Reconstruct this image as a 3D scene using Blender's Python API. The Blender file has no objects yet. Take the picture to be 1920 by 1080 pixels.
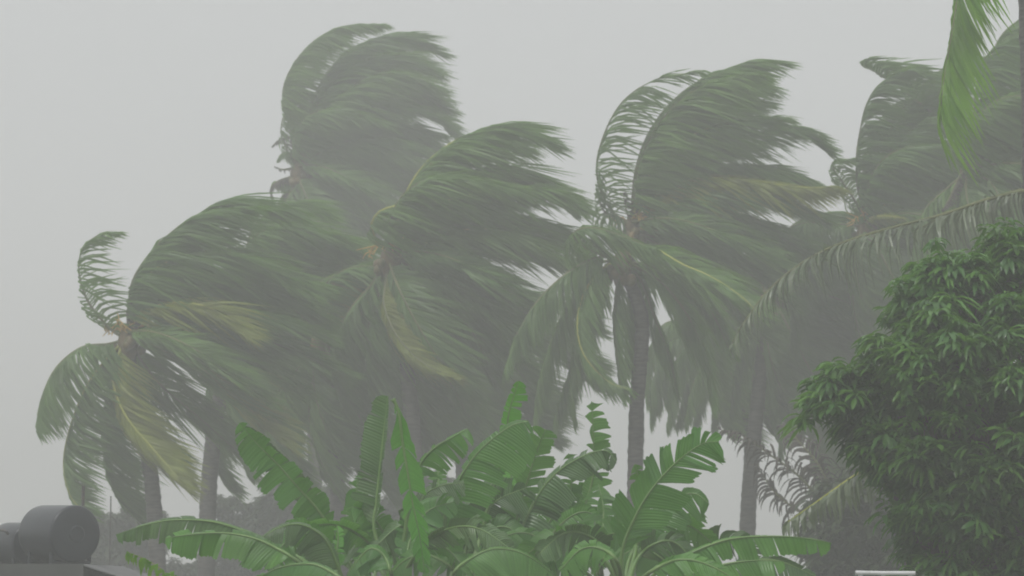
import bpy, math, random
import numpy as np
from mathutils import Vector

random.seed(7)
RNG = np.random.default_rng(11)
S = bpy.context.scene
COL = S.collection

# ------------------------------------------------------------------ camera
F = 5600.0                      # focal length in photo pixels (1920 wide)
CAMZ = 1.6
PITCH = math.atan(560 / F)      # horizon lies just under the frame
cam_d = bpy.data.cameras.new('camera')
cam_d.sensor_width = 36.0
cam_d.lens = 36.0 * F / 1920.0
cam_d.clip_start = 0.5
cam_d.clip_end = 3000
cam_d.dof.use_dof = True
cam_d.dof.focus_distance = 27.0
cam_d.dof.aperture_fstop = 5.6
cam = bpy.data.objects.new('camera', cam_d)
cam.location = (0, 0, CAMZ)
cam.rotation_euler = (math.pi / 2 + PITCH, 0, 0)
COL.objects.link(cam)
S.camera = cam

# ------------------------------------------------------------------ sky, sun, exposure
SUN_EL, SUN_AZ = math.radians(58), math.radians(215)     # behind the cloud, over the viewer's left shoulder
w = bpy.data.worlds.new('World')
S.world = w
w.use_nodes = True
nt = w.node_tree
bg = nt.nodes['Background']
sky = nt.nodes.new('ShaderNodeTexSky')
sky.sky_type = 'NISHITA'
sky.sun_disc = False
sky.sun_elevation = SUN_EL
sky.sun_rotation = SUN_AZ
sky.dust_density = 6.0
sky.air_density = 1.0
mx = nt.nodes.new('ShaderNodeMix')
mx.data_type = 'RGBA'
mx.inputs['Factor'].default_value = 0.9                  # closed rain cloud over the blue
mx.inputs['B'].default_value = (6.95, 7.06, 7.0, 1)
nt.links.new(sky.outputs['Color'], mx.inputs['A'])
nt.links.new(mx.outputs['Result'], bg.inputs['Color'])
bg.inputs['Strength'].default_value = 0.1

sun_d = bpy.data.lights.new('sun', 'SUN')
sun_d.energy = 1.5
sun_d.angle = math.radians(20)
sun_d.color = (1.0, 0.99, 0.97)
sun = bpy.data.objects.new('sun', sun_d)
sdir = Vector((math.sin(SUN_AZ) * math.cos(SUN_EL), math.cos(SUN_AZ) * math.cos(SUN_EL), math.sin(SUN_EL)))
sun.rotation_euler = sdir.to_track_quat('Z', 'Y').to_euler()
COL.objects.link(sun)

S.view_settings.view_transform = 'Standard'
S.view_settings.look = 'None'
S.view_settings.gamma = 1.0
S.view_settings.use_curve_mapping = False
S.view_settings.exposure = 0.0
S.render.engine = 'CYCLES'
S.cycles.use_denoising = True
S.cycles.filter_width = 1.9
S.cycles.max_bounces = 8
S.cycles.diffuse_bounces = 3
S.cycles.glossy_bounces = 2
S.cycles.transmission_bounces = 3
S.cycles.volume_bounces = 4
S.cycles.use_adaptive_sampling = True
S.cycles.adaptive_threshold = 0.02

HAZE_DENSITY = 0.0070

# ------------------------------------------------------------------ helpers
CP, SP = math.cos(PITCH), math.sin(PITCH)
FWD = np.array((0, CP, SP))
UPV = np.array((0, -SP, CP))
RIGHT = np.array((1.0, 0, 0))
CAM = np.array((0, 0, CAMZ))
WIND = np.array((1.0, 0.12, -0.03))
GRAV = np.array((0, 0, -1.0))


def at(px, py, D):
    """World point D metres out along the view axis seen at photo pixel (px, py)."""
    return CAM + RIGHT * ((px - 960) * D / F) + UPV * ((540 - py) * D / F) + FWD * D


def on_ground(px, D):
    return np.array(((px - 960) * D / F, D, 0.0))


def norm(v):
    return v / np.maximum(np.linalg.norm(v, axis=-1, keepdims=True), 1e-9)


def spline(pts, n):
    """Catmull-Rom through pts, resampled to n points evenly by arc length."""
    P = np.asarray(pts, float)
    if len(P) == 2:
        return P[0] + (P[1] - P[0]) * np.linspace(0, 1, n)[:, None]
    Q = np.vstack((2 * P[0] - P[1], P, 2 * P[-1] - P[-2]))
    out = []
    for i in range(1, len(Q) - 2):
        t = np.linspace(0, 1, 14, endpoint=False)[:, None]
        a, b, c, d = Q[i - 1], Q[i], Q[i + 1], Q[i + 2]
        out.append(0.5 * (2 * b + (c - a) * t + (2 * a - 5 * b + 4 * c - d) * t ** 2 + (-a + 3 * b - 3 * c + d) * t ** 3))
    out.append(P[-1:])
    X = np.vstack(out)
    L = np.concatenate(((0,), np.cumsum(np.linalg.norm(np.diff(X, axis=0), axis=1))))
    s = np.linspace(0, L[-1], n)
    return np.stack([np.interp(s, L, X[:, k]) for k in range(3)], 1)


def tangents(P):
    return norm(np.gradient(P, axis=0))


def path_len(P):
    return float(np.linalg.norm(np.diff(P, axis=0), axis=1).sum())


def mesh(name, V, Fc, mat, parent=None, var=None, smooth=False, attrs=None):
    me = bpy.data.meshes.new(name)
    if isinstance(V, np.ndarray):
        V = V.tolist()
    if isinstance(Fc, np.ndarray):
        Fc = Fc.tolist()
    me.from_pydata(V, [], Fc)
    if mat is not None:
        me.materials.append(mat)
    if smooth:
        me.polygons.foreach_set('use_smooth', [True] * len(me.polygons))
    for k, a in ({'var': var} if var is not None else {}).items():
        at_ = me.attributes.new(k, 'FLOAT', 'POINT')
        at_.data.foreach_set('value', np.asarray(a, np.float32))
    for k, a in (attrs or {}).items():
        at_ = me.attributes.new(k, 'FLOAT', 'POINT')
        at_.data.foreach_set('value', np.asarray(a, np.float32))
    me.update()
    o = bpy.data.objects.new(name, me)
    COL.objects.link(o)
    if parent is not None:
        o.parent = parent
    return o


def thing(name, label, cat, loc, group=None):
    o = bpy.data.objects.new(name, None)
    o.empty_display_size = 0.2
    COL.objects.link(o)
    o['label'] = label
    o['category'] = cat
    if group:
        o['group'] = group
    ROOTLOC[o.name] = np.array(loc, float)
    o.location = loc
    return o


ROOTLOC = {}


def loc_of(o):
    return ROOTLOC[o.name]


def tube(P, R, k=8, cap=True):
    P = np.asarray(P, float)
    R = np.broadcast_to(np.asarray(R, float), (len(P),))
    T = tangents(P)
    ref = np.array((0.0, 1.0, 0.0))
    if abs(T[0] @ ref) > 0.9:
        ref = np.array((1.0, 0, 0))
    A = norm(ref - T * (T @ ref)[:, None])
    B = np.cross(T, A)
    th = np.linspace(0, 2 * math.pi, k, endpoint=False)
    V = (P[:, None, :] + R[:, None, None] * (A[:, None, :] * np.cos(th)[None, :, None] + B[:, None, :] * np.sin(th)[None, :, None])).reshape(-1, 3)
    Fc = []
    for i in range(len(P) - 1):
        for j in range(k):
            a, b = i * k + j, i * k + (j + 1) % k
            Fc.append((a, b, b + k, a + k))
    if cap:
        Fc.append(tuple(range(k))[::-1])
        Fc.append(tuple((len(P) - 1) * k + j for j in range(k)))
    return V, Fc


def join(parts):
    V, Fc, n = [], [], 0
    for v, f in parts:
        v = np.asarray(v)
        V.append(v)
        Fc += [tuple(i + n for i in q) for q in f]
        n += len(v)
    return np.vstack(V), Fc


def box(x0, x1, y0, y1, z0, z1):
    V = np.array([(x, y, z) for z in (z0, z1) for y in (y0, y1) for x in (x0, x1)], float)
    return V, [(0, 2, 3, 1), (4, 5, 7, 6), (0, 1, 5, 4), (2, 6, 7, 3), (0, 4, 6, 2), (1, 3, 7, 5)]


# ------------------------------------------------------------------ materials
def base_mat(name):
    m = bpy.data.materials.new(name)
    m.use_nodes = True
    n = m.node_tree.nodes
    return m, n, m.node_tree.links, n['Principled BSDF'], n['Material Output']


def leaf_mat(name, c1, c2, ctrans, trans=0.35, rough=0.42, vein=0.0, brown=None):
    m, n, l, p, out = base_mat(name)
    oi = n.new('ShaderNodeObjectInfo')
    av = n.new('ShaderNodeAttribute'); av.attribute_name = 'var'
    add = n.new('ShaderNodeMath'); add.operation = 'MULTIPLY_ADD'
    l.new(oi.outputs['Random'], add.inputs[0]); add.inputs[1].default_value = 0.5
    sc = n.new('ShaderNodeMath'); sc.operation = 'MULTIPLY'; sc.inputs[1].default_value = 0.5
    l.new(av.outputs['Fac'], sc.inputs[0]); l.new(sc.outputs[0], add.inputs[2])
    mixc = n.new('ShaderNodeMix'); mixc.data_type = 'RGBA'
    mixc.inputs['A'].default_value = (*c1, 1); mixc.inputs['B'].default_value = (*c2, 1)
    l.new(add.outputs[0], mixc.inputs['Factor'])
    col = mixc.outputs['Result']
    geo = n.new('ShaderNodeNewGeometry')
    nz = n.new('ShaderNodeTexNoise'); nz.inputs['Scale'].default_value = 1.7; nz.inputs['Detail'].default_value = 4
    l.new(geo.outputs['Position'], nz.inputs['Vector'])
    hv = n.new('ShaderNodeMapRange'); hv.inputs['From Min'].default_value = 0.3; hv.inputs['From Max'].default_value = 0.7
    hv.inputs['To Min'].default_value = 0.68; hv.inputs['To Max'].default_value = 1.3
    l.new(nz.outputs['Fac'], hv.inputs['Value'])
    mv_ = n.new('ShaderNodeMix'); mv_.data_type = 'RGBA'; mv_.blend_type = 'MULTIPLY'; mv_.inputs['Factor'].default_value = 1.0
    l.new(col, mv_.inputs['A']); l.new(hv.outputs['Result'], mv_.inputs['B'])
    col = mv_.outputs['Result']
    if brown is not None:
        rp = n.new('ShaderNodeMapRange'); rp.inputs['From Min'].default_value = 0.60; rp.inputs['From Max'].default_value = 0.85
        l.new(nz.outputs['Fac'], rp.inputs['Value'])
        mb = n.new('ShaderNodeMix'); mb.data_type = 'RGBA'; mb.inputs['B'].default_value = (*brown, 1)
        l.new(rp.outputs['Result'], mb.inputs['Factor']); l.new(col, mb.inputs['A'])
        col = mb.outputs['Result']
    if vein:
        su = n.new('ShaderNodeAttribute'); su.attribute_name = 'su'
        mu = n.new('ShaderNodeMath'); mu.operation = 'MULTIPLY'; mu.inputs[1].default_value = 260.0
        l.new(su.outputs['Fac'], mu.inputs[0])
        sn = n.new('ShaderNodeMath'); sn.operation = 'SINE'; l.new(mu.outputs[0], sn.inputs[0])
        n2 = n.new('ShaderNodeTexNoise'); n2.noise_dimensions = '1D'; n2.inputs['Scale'].default_value = 45.0; n2.inputs['Detail'].default_value = 3
        l.new(su.outputs['Fac'], n2.inputs['W'])
        mr = n.new('ShaderNodeMapRange'); mr.inputs['From Min'].default_value = 0.3; mr.inputs['From Max'].default_value = 0.7
        mr.inputs['To Min'].default_value = 0.84; mr.inputs['To Max'].default_value = 1.18
        l.new(n2.outputs['Fac'], mr.inputs['Value'])
        mm = n.new('ShaderNodeMix'); mm.data_type = 'RGBA'; mm.blend_type = 'MULTIPLY'; mm.inputs['Factor'].default_value = 1.0
        l.new(col, mm.inputs['A']); l.new(mr.outputs['Result'], mm.inputs['B'])
        col = mm.outputs['Result']
        ad = n.new('ShaderNodeMath'); ad.operation = 'MULTIPLY_ADD'; ad.inputs[1].default_value = 0.3
        l.new(sn.outputs[0], ad.inputs[0]); l.new(n2.outputs['Fac'], ad.inputs[2])
        bp = n.new('ShaderNodeBump'); bp.inputs['Strength'].default_value = vein; bp.inputs['Distance'].default_value = 0.012
        l.new(ad.outputs[0], bp.inputs['Height']); l.new(bp.outputs['Normal'], p.inputs['Normal'])
    l.new(col, p.inputs['Base Color'])
    p.inputs['Roughness'].default_value = rough
    tr = n.new('ShaderNodeBsdfTranslucent')
    mt = n.new('ShaderNodeMix'); mt.data_type = 'RGBA'; mt.blend_type = 'MIX'
    mt.inputs['Factor'].default_value = 0.65; mt.inputs['B'].default_value = (*ctrans, 1)
    l.new(col, mt.inputs['A']); l.new(mt.outputs['Result'], tr.inputs['Color'])
    ms = n.new('ShaderNodeMixShader'); ms.inputs['Fac'].default_value = trans
    l.new(p.outputs['BSDF'], ms.inputs[1]); l.new(tr.outputs['BSDF'], ms.inputs[2])
    l.new(ms.outputs['Shader'], out.inputs['Surface'])
    return m


def plain_mat(name, c1, c2=None, rough=0.6, scale=6.0, stretch=None, bump=0.0, metallic=0.0, spec=0.5):
    m, n, l, p, out = base_mat(name)
    c2 = c2 or tuple(x * 0.7 for x in c1)
    tc = n.new('ShaderNodeTexCoord')
    mp = n.new('ShaderNodeMapping')
    if stretch:
        mp.inputs['Scale'].default_value = stretch
    l.new(tc.outputs['Object'], mp.inputs['Vector'])
    nz = n.new('ShaderNodeTexNoise'); nz.inputs['Scale'].default_value = scale; nz.inputs['Detail'].default_value = 6
    l.new(mp.outputs['Vector'], nz.inputs['Vector'])
    rp = n.new('ShaderNodeMapRange'); rp.inputs['From Min'].default_value = 0.35; rp.inputs['From Max'].default_value = 0.65
    l.new(nz.outputs['Fac'], rp.inputs['Value'])
    mc = n.new('ShaderNodeMix'); mc.data_type = 'RGBA'
    mc.inputs['A'].default_value = (*c1, 1); mc.inputs['B'].default_value = (*c2, 1)
    l.new(rp.outputs['Result'], mc.inputs['Factor']); l.new(mc.outputs['Result'], p.inputs['Base Color'])
    p.inputs['Roughness'].default_value = rough
    p.inputs['Metallic'].default_value = metallic
    if bump:
        b = n.new('ShaderNodeBump'); b.inputs['Strength'].default_value = bump; b.inputs['Distance'].default_value = 0.03
        l.new(nz.outputs['Fac'], b.inputs['Height']); l.new(b.outputs['Normal'], p.inputs['Normal'])
    return m


M = {
    'palm': leaf_mat('palm_leaflet', (0.056, 0.140, 0.024), (0.122, 0.250, 0.030), (0.25, 0.52, 0.025), 0.40, 0.42),
    'palm_y': leaf_mat('palm_leaflet_yellowing', (0.15, 0.22, 0.018), (0.24, 0.29, 0.02), (0.40, 0.46, 0.02), 0.42, 0.45),
    'palm_n': leaf_mat('palm_leaflet_fresh', (0.05, 0.17, 0.010), (0.20, 0.42, 0.010), (0.34, 0.66, 0.010), 0.48, 0.28),
    'palm_s': leaf_mat('palm_leaflet_silvery', (0.11, 0.155, 0.085), (0.20, 0.24, 0.15), (0.18, 0.26, 0.08), 0.28, 0.33),
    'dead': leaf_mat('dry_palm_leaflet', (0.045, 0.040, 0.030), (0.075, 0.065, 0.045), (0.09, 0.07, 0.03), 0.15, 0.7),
    'rachis': plain_mat('frond_stalk', (0.16, 0.17, 0.045), (0.10, 0.12, 0.035), 0.45, 3.0),
    'rachis_y': plain_mat('frond_stalk_yellow', (0.42, 0.43, 0.05), (0.32, 0.36, 0.05), 0.4, 3.0),
    'trunk': plain_mat('palm_bark', (0.035, 0.032, 0.030), (0.115, 0.106, 0.095), 0.80, 5.0, (1, 1, 5), 0.6),
    'sheath': plain_mat('leaf_sheath', (0.11, 0.080, 0.035), (0.19, 0.13, 0.05), 0.7, 9.0, (1, 1, 0.4), 0.4),
    'flower': plain_mat('flower_stalk', (0.55, 0.33, 0.04), (0.62, 0.42, 0.06), 0.6, 14.0),
    'nut': plain_mat('coconut_husk', (0.10, 0.11, 0.03), (0.16, 0.10, 0.04), 0.45, 5.0),
    'banana': leaf_mat('banana_leaf', (0.062, 0.190, 0.036), (0.115, 0.29, 0.046), (0.19, 0.52, 0.03), 0.34, 0.30, 0.4),
    'banana_b': leaf_mat('banana_leaf_young', (0.080, 0.30, 0.030), (0.12, 0.38, 0.040), (0.22, 0.65, 0.03), 0.44, 0.30, 0.4),
    'banana_d': leaf_mat('banana_leaf_old', (0.062, 0.145, 0.042), (0.095, 0.185, 0.055), (0.12, 0.26, 0.03), 0.24, 0.32, 0.4, (0.11, 0.095, 0.05)),
    'midrib': plain_mat('banana_midrib', (0.12, 0.23, 0.06), (0.17, 0.29, 0.08), 0.4, 4.0),
    'pseudo': plain_mat('banana_stem', (0.10, 0.14, 0.05), (0.14, 0.10, 0.06), 0.5, 4.0, (1, 1, 0.2), 0.3),
    'mango': leaf_mat('mango_leaf', (0.052, 0.145, 0.036), (0.105, 0.225, 0.050), (0.17, 0.42, 0.02), 0.36, 0.26),
    'mango_l': leaf_mat('mango_leaf_new', (0.085, 0.215, 0.040), (0.14, 0.29, 0.055), (0.22, 0.48, 0.03), 0.36, 0.22),
    'shrub': leaf_mat('shrub_leaf', (0.035, 0.060, 0.026), (0.060, 0.090, 0.035), (0.07, 0.12, 0.03), 0.25, 0.45),
    'bark': plain_mat('tree_bark', (0.07, 0.06, 0.05), (0.12, 0.11, 0.09), 0.9, 8.0, (1, 1, 0.3), 0.7),
    'tank': plain_mat('tank_plastic', (0.016, 0.020, 0.027), (0.028, 0.034, 0.043), 0.30, 3.0),
    'pipe': plain_mat('steel_pipe', (0.10, 0.10, 0.10), (0.15, 0.13, 0.11), 0.5, 20.0, metallic=0.5),
    'concrete': plain_mat('wet_concrete', (0.085, 0.09, 0.085), (0.05, 0.055, 0.05), 0.55, 2.2, None, 0.3),
    'roof': plain_mat('wet_metal_roof', (0.10, 0.105, 0.11), (0.14, 0.14, 0.14), 0.35, 2.0, (1, 6, 1), 0.1),
    'white': plain_mat('white_paint', (0.72, 0.73, 0.74), (0.60, 0.61, 0.60), 0.35, 6.0),
    'ground': plain_mat('wet_grass_ground', (0.045, 0.065, 0.028), (0.075, 0.065, 0.045), 0.8, 0.35, None, 0.6),
}

# ------------------------------------------------------------------ setting: ground and air
gr = 210.0
GN = 60
gx = np.linspace(-gr, gr, GN)
GX, GY = np.meshgrid(gx, gx + 150.0)
GZ = 0.10 * np.sin(GX * 0.11) * np.cos(GY * 0.09) - 0.10
V = np.stack((GX, GY, GZ), -1).reshape(-1, 3)
Fc = [(i * GN + j, i * GN + j + 1, (i + 1) * GN + j + 1, (i + 1) * GN + j) for i in range(GN - 1) for j in range(GN - 1)]
g = mesh('ground', V, Fc, M['ground'], smooth=True)
g['kind'] = 'structure'


# ------------------------------------------------------------------ palms
def leaflet_mesh(P, leaf_len, n, grav=0.35, wind=1.0, spread=1.0, clump=0.26, stiff=0.10, wid=0.046, start=0.10, rng=RNG, comb=0.15, sag=0.0, tipl=0.34):
    """Leaflets on both sides of a rachis, blown down-wind. P: fine rachis points."""
    m = 6
    s = np.linspace(start, 0.995, n)
    s = np.clip(s + rng.normal(0, 0.25 / n, n), start, 1)
    idx = s * (len(P) - 1)
    i0 = np.clip(idx.astype(int), 0, len(P) - 2)
    fr = (idx - i0)[:, None]
    pos = P[i0] * (1 - fr) + P[i0 + 1] * fr
    Tf = tangents(P)
    T = norm(Tf[i0] * (1 - fr) + Tf[i0 + 1] * fr)
    R = norm(np.array((0, 0, 1.0)) - 0.8 * WIND)
    N = norm(R - T * (T @ R)[:, None])
    B = np.cross(T, N)
    # smooth noise shared by neighbouring leaflets: they hang in clumps
    ph = rng.uniform(0, 6.28, 6)
    cl = sum(np.sin(s * f_ + p_) for f_, p_ in zip((23, 41, 67, 97, 13, 151), ph)) / 3.0
    cl2 = sum(np.sin(s * f_ + p_) for f_, p_ in zip((31, 53, 19, 87), ph[::-1])) / 2.5
    allV, allW, allvar = [], [], []
    for side in (-1, 1):
        L = leaf_len * (tipl + (1 - tipl) * np.sin(np.pi * np.clip(s, 0, 1) ** 0.72)) * rng.uniform(0.7, 1.12, n)
        L = np.where(s > 0.9, L * 0.9, L)
        a = np.radians(28 + 35 * s) + rng.normal(0, 0.08, n)
        d0 = norm(side * B * (np.cos(a) * spread)[:, None] + T * np.sin(a)[:, None] + N * (0.25 + 0.15 * cl)[:, None])
        tgt = WIND * wind + GRAV * (grav + 0.35 * rng.random((n, 1)) ** 3) + T * comb + rng.normal(0, 0.065, (n, 3)) + side * B * 0.12
        tgt = tgt + clump * (cl[:, None] * np.array((0.1, 0.3, 0.55)) + cl2[:, None] * np.array((0, 0.5, 0.25)))
        tgt = norm(tgt)
        p = pos.copy()
        pts, ds = [p], []
        for j in range(1, m):
            t = j / (m - 1)
            k = np.clip((1 - stiff) * (t * 1.7) ** 0.9, 0, 1)
            d = norm(d0 * (1 - k) + tgt * k + GRAV * (sag * t * t))
            ds.append(d)
            p = p + d * (L / (m - 1))[:, None]
            pts.append(p)
        ds = [ds[0]] + ds
        pr = (0.55, 1.0, 0.95, 0.75, 0.45, 0.08)
        tw = rng.normal(0, 0.45, n)
        vv = rng.uniform(0, 1, n)
        for j in range(m):
            d = ds[j]
            wv = norm(T - d * np.sum(T * d, 1)[:, None] + np.cross(d, T) * tw[:, None])
            hw = wid * 0.5 * pr[j]
            allV.append(np.stack((pts[j] - wv * hw, pts[j] + wv * hw), 1))   # n,2,3
        allvar.append(vv)
    arr = np.array(allV).reshape(2, m, n, 2, 3).transpose(0, 2, 1, 3, 4)      # side, n, m, 2, 3
    V = arr.reshape(-1, 3)
    nl = 2 * n
    b = (np.arange(nl) * m * 2)[:, None, None]
    j = (np.arange(m - 1) * 2)[None, :, None]
    Fc = (b + j + np.array((0, 1, 3, 2))[None, None, :]).reshape(-1, 4)
    var = np.repeat(np.concatenate(allvar), m * 2)
    return V, Fc, var


LEN_WIND, LEN_HANG = 1.8, 1.25


def frond(root, P, leaf_len=0.95, mat='palm', rmat='rachis', n=None, rad=0.034, name='frond', **kw):
    P = np.asarray(P)
    off = loc_of(root)
    Ln = path_len(P)
    leaf_len = leaf_len * (LEN_WIND if kw.get('wind', 1.0) > 0.7 else LEN_HANG)
    if n is None:
        n = int(max(40, min(190, Ln * 38)))
    R = np.linspace(1, 0.18, len(P)) * rad
    R[:3] *= (1.7, 1.4, 1.15)
    v, f = tube(P - off, R, 6)
    fo = mesh(name, v, f, M[rmat], root, smooth=True)
    v, f, var = leaflet_mesh(P, leaf_len, n, **kw)
    lo = mesh('leaflets', v - off, f, M[mat], fo, var=var)
    lo['kind'] = 'stuff'
    return fo


def auto_path(c, az, el, L, droop, wnd=1.0, n=26, bend=1.15):
    e0 = np.array((math.cos(el) * math.cos(az), math.cos(el) * math.sin(az), math.sin(el)))
    tgt = WIND * wnd + GRAV * droop
    p = c.copy(); out = [p]
    for i in range(n - 1):
        s = (i + 0.5) / (n - 1)
        k = min(0.93, bend * s ** 1.15)
        d = e0 * (1 - k) + tgt * k
        d = d / max(np.linalg.norm(d), 0.15)
        p = p + d * (L / (n - 1))
        out.append(p)
    return np.array(out)


def lathe_nut(c, r, k=8):
    prof = [(0.0, -1.15), (0.55, -0.95), (0.95, -0.35), (1.0, 0.2), (0.75, 0.75), (0.3, 1.05), (0.0, 1.12)]
    V = [(c[0], c[1], c[2] + prof[0][1] * r)]
    for a, z in prof[1:-1]:
        for j in range(k):
            t = 2 * math.pi * j / k
            V.append((c[0] + a * r * math.cos(t), c[1] + a * r * math.sin(t), c[2] + z * r))
    V.append((c[0], c[1], c[2] + prof[-1][1] * r))
    m = len(prof) - 2
    Fc = [(0, 1 + (j + 1) % k, 1 + j) for j in range(k)]
    for i in range(m - 1):
        for j in range(k):
            a, b = 1 + i * k + j, 1 + i * k + (j + 1) % k
            Fc.append((a, b, b + k, a + k))
    last = len(V) - 1
    Fc += [(1 + (m - 1) * k + j, 1 + (m - 1) * k + (j + 1) % k, last) for j in range(k)]
    return V, Fc


def palm(label, crown, D, base_px, mids=(), r=0.15, fronds=(), auto=(), nuts=5, flowers=4, trunk=True, auto_kw=None, seed=0):
    rng = np.random.default_rng(seed + 100)
    c = at(crown[0], crown[1], D)
    base = on_ground(base_px, c[1] - 0.2)
    root = thing('palm_tree', label, 'palm tree', base, 'wind-bent coconut palms')
    off = loc_of(root)
    if trunk:
        ctrl = [base] + [at(x, y, D) for x, y in mids] + [c - np.array((0, 0, 0.05))]
        P = spline(ctrl, 90)
        s = np.linspace(0, 1, 90)
        R = r * (1.25 - 0.35 * s + 0.5 * np.exp(-s * 14)) * (1 + 0.035 * np.sign(np.sin(s * 330)) + rng.normal(0, 0.015, 90))
        v, f = tube(P - off, R, 12)
        mesh('trunk', v, f, M['trunk'], root, smooth=True)
    # fibrous heart of the crown
    hp = spline([c - np.array((0, 0, 0.45)), c + np.array((0.02, 0, 0)), c + np.array((0.22, 0.02, 0.55))], 8)
    v, f = tube(hp - off, np.array((0.9, 1.25, 1.45, 1.4, 1.15, 0.8, 0.5, 0.2)) * r, 10)
    mesh('leaf_sheath', v, f, M['sheath'], root, smooth=True)
    for i in range(flowers):
        a = rng.uniform(0, 6.28)
        e = np.array((math.cos(a), math.sin(a) * 0.8, 0.0))
        P = spline([c, c + e * 0.28 + np.array((0, 0, 0.22)), c + e * 0.55 + np.array((0.1, 0, rng.uniform(-0.05, 0.3)))], 7)
        v, f = tube(P - off, np.linspace(0.03, 0.008, 7), 5)
        parts = [(v, f)]
        for q in range(7):
            b = P[3 + q % 4]
            tip = b + e * rng.uniform(0.1, 0.2) + rng.normal(0, 0.09, 3) + np.array((0.08, 0, -0.04))
            parts.append(tube(np.array((b, (b + tip) / 2 + rng.normal(0, 0.02, 3), tip)) - off, (0.014, 0.012, 0.006), 4))
        v, f = join(parts)
        mesh('flower_stalk', v, f, M['flower'], root)
    for i in range(nuts):
        a = rng.uniform(0, 6.28)
        p = c + np.array((math.cos(a) * rng.uniform(0.16, 0.3), math.sin(a) * 0.28, rng.uniform(-0.42, -0.12)))
        v, f = lathe_nut(p - off, rng.uniform(0.09, 0.12))
        mesh('coconut', v, f, M['nut'], root, smooth=True)
    for fd in fronds:
        pts, kw = fd[0], dict(fd[1]) if len(fd) > 1 else {}
        amp = kw.pop('depth', rng.uniform(-1.0, 1.0))
        dd = kw.pop('dd', 0.0)
        nn = len(pts)
        ctrl = [at(p[0], p[1], D + dd + amp * ((i + 1) / nn) ** 1.2) for i, p in enumerate(pts)]
        if not kw.pop('free', False):
            ctrl = [c + rng.normal(0, 0.05, 3)] + ctrl
        kw.setdefault('leaf_len', 0.95)
        frond(root, spline(ctrl, 34), rng=rng, **kw)
    for (az, el, L, droop) in auto:
        kw = dict(auto_kw or {})
        wnd = kw.pop('wnd', 1.0)
        P = auto_path(c + rng.normal(0, 0.06, 3), math.radians(az + rng.normal(0, 6)), math.radians(el + rng.normal(0, 4)),
                      L * rng.uniform(0.93, 1.06), droop * rng.uniform(0.85, 1.2), wnd)
        frond(root, P, rng=rng, **kw)
    return root


Y = dict(mat='palm_y', rmat='rachis_y')
YR = dict(rmat='rachis_y')

# back crown fillers (azimuth: 0 = down-wind, 90 = away from the viewer; elevation; length; droop)
LEE = [(5, 55, 4.4, .35), (-35, 35, 4.2, .45), (40, 38, 4.3, .45), (10, 15, 4.2, .45), (-60, 10, 3.9, .8), (65, 12, 4.0, .8),
       (-20, -15, 3.8, 1.0), (25, -20, 3.8, 1.1), (100, 50, 4.2, .4), (-100, 55, 4.0, .4), (-75, -35, 3.2, 1.7), (80, -35, 3.2, 1.7)]
HANG = [(150, -45, 2.9, 2.2), (-140, -50, 2.7, 2.4), (30, -50, 3.0, 2.2), (-40, -55, 3.0, 2.4), (95, -55, 3.0, 2.4)]

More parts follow.
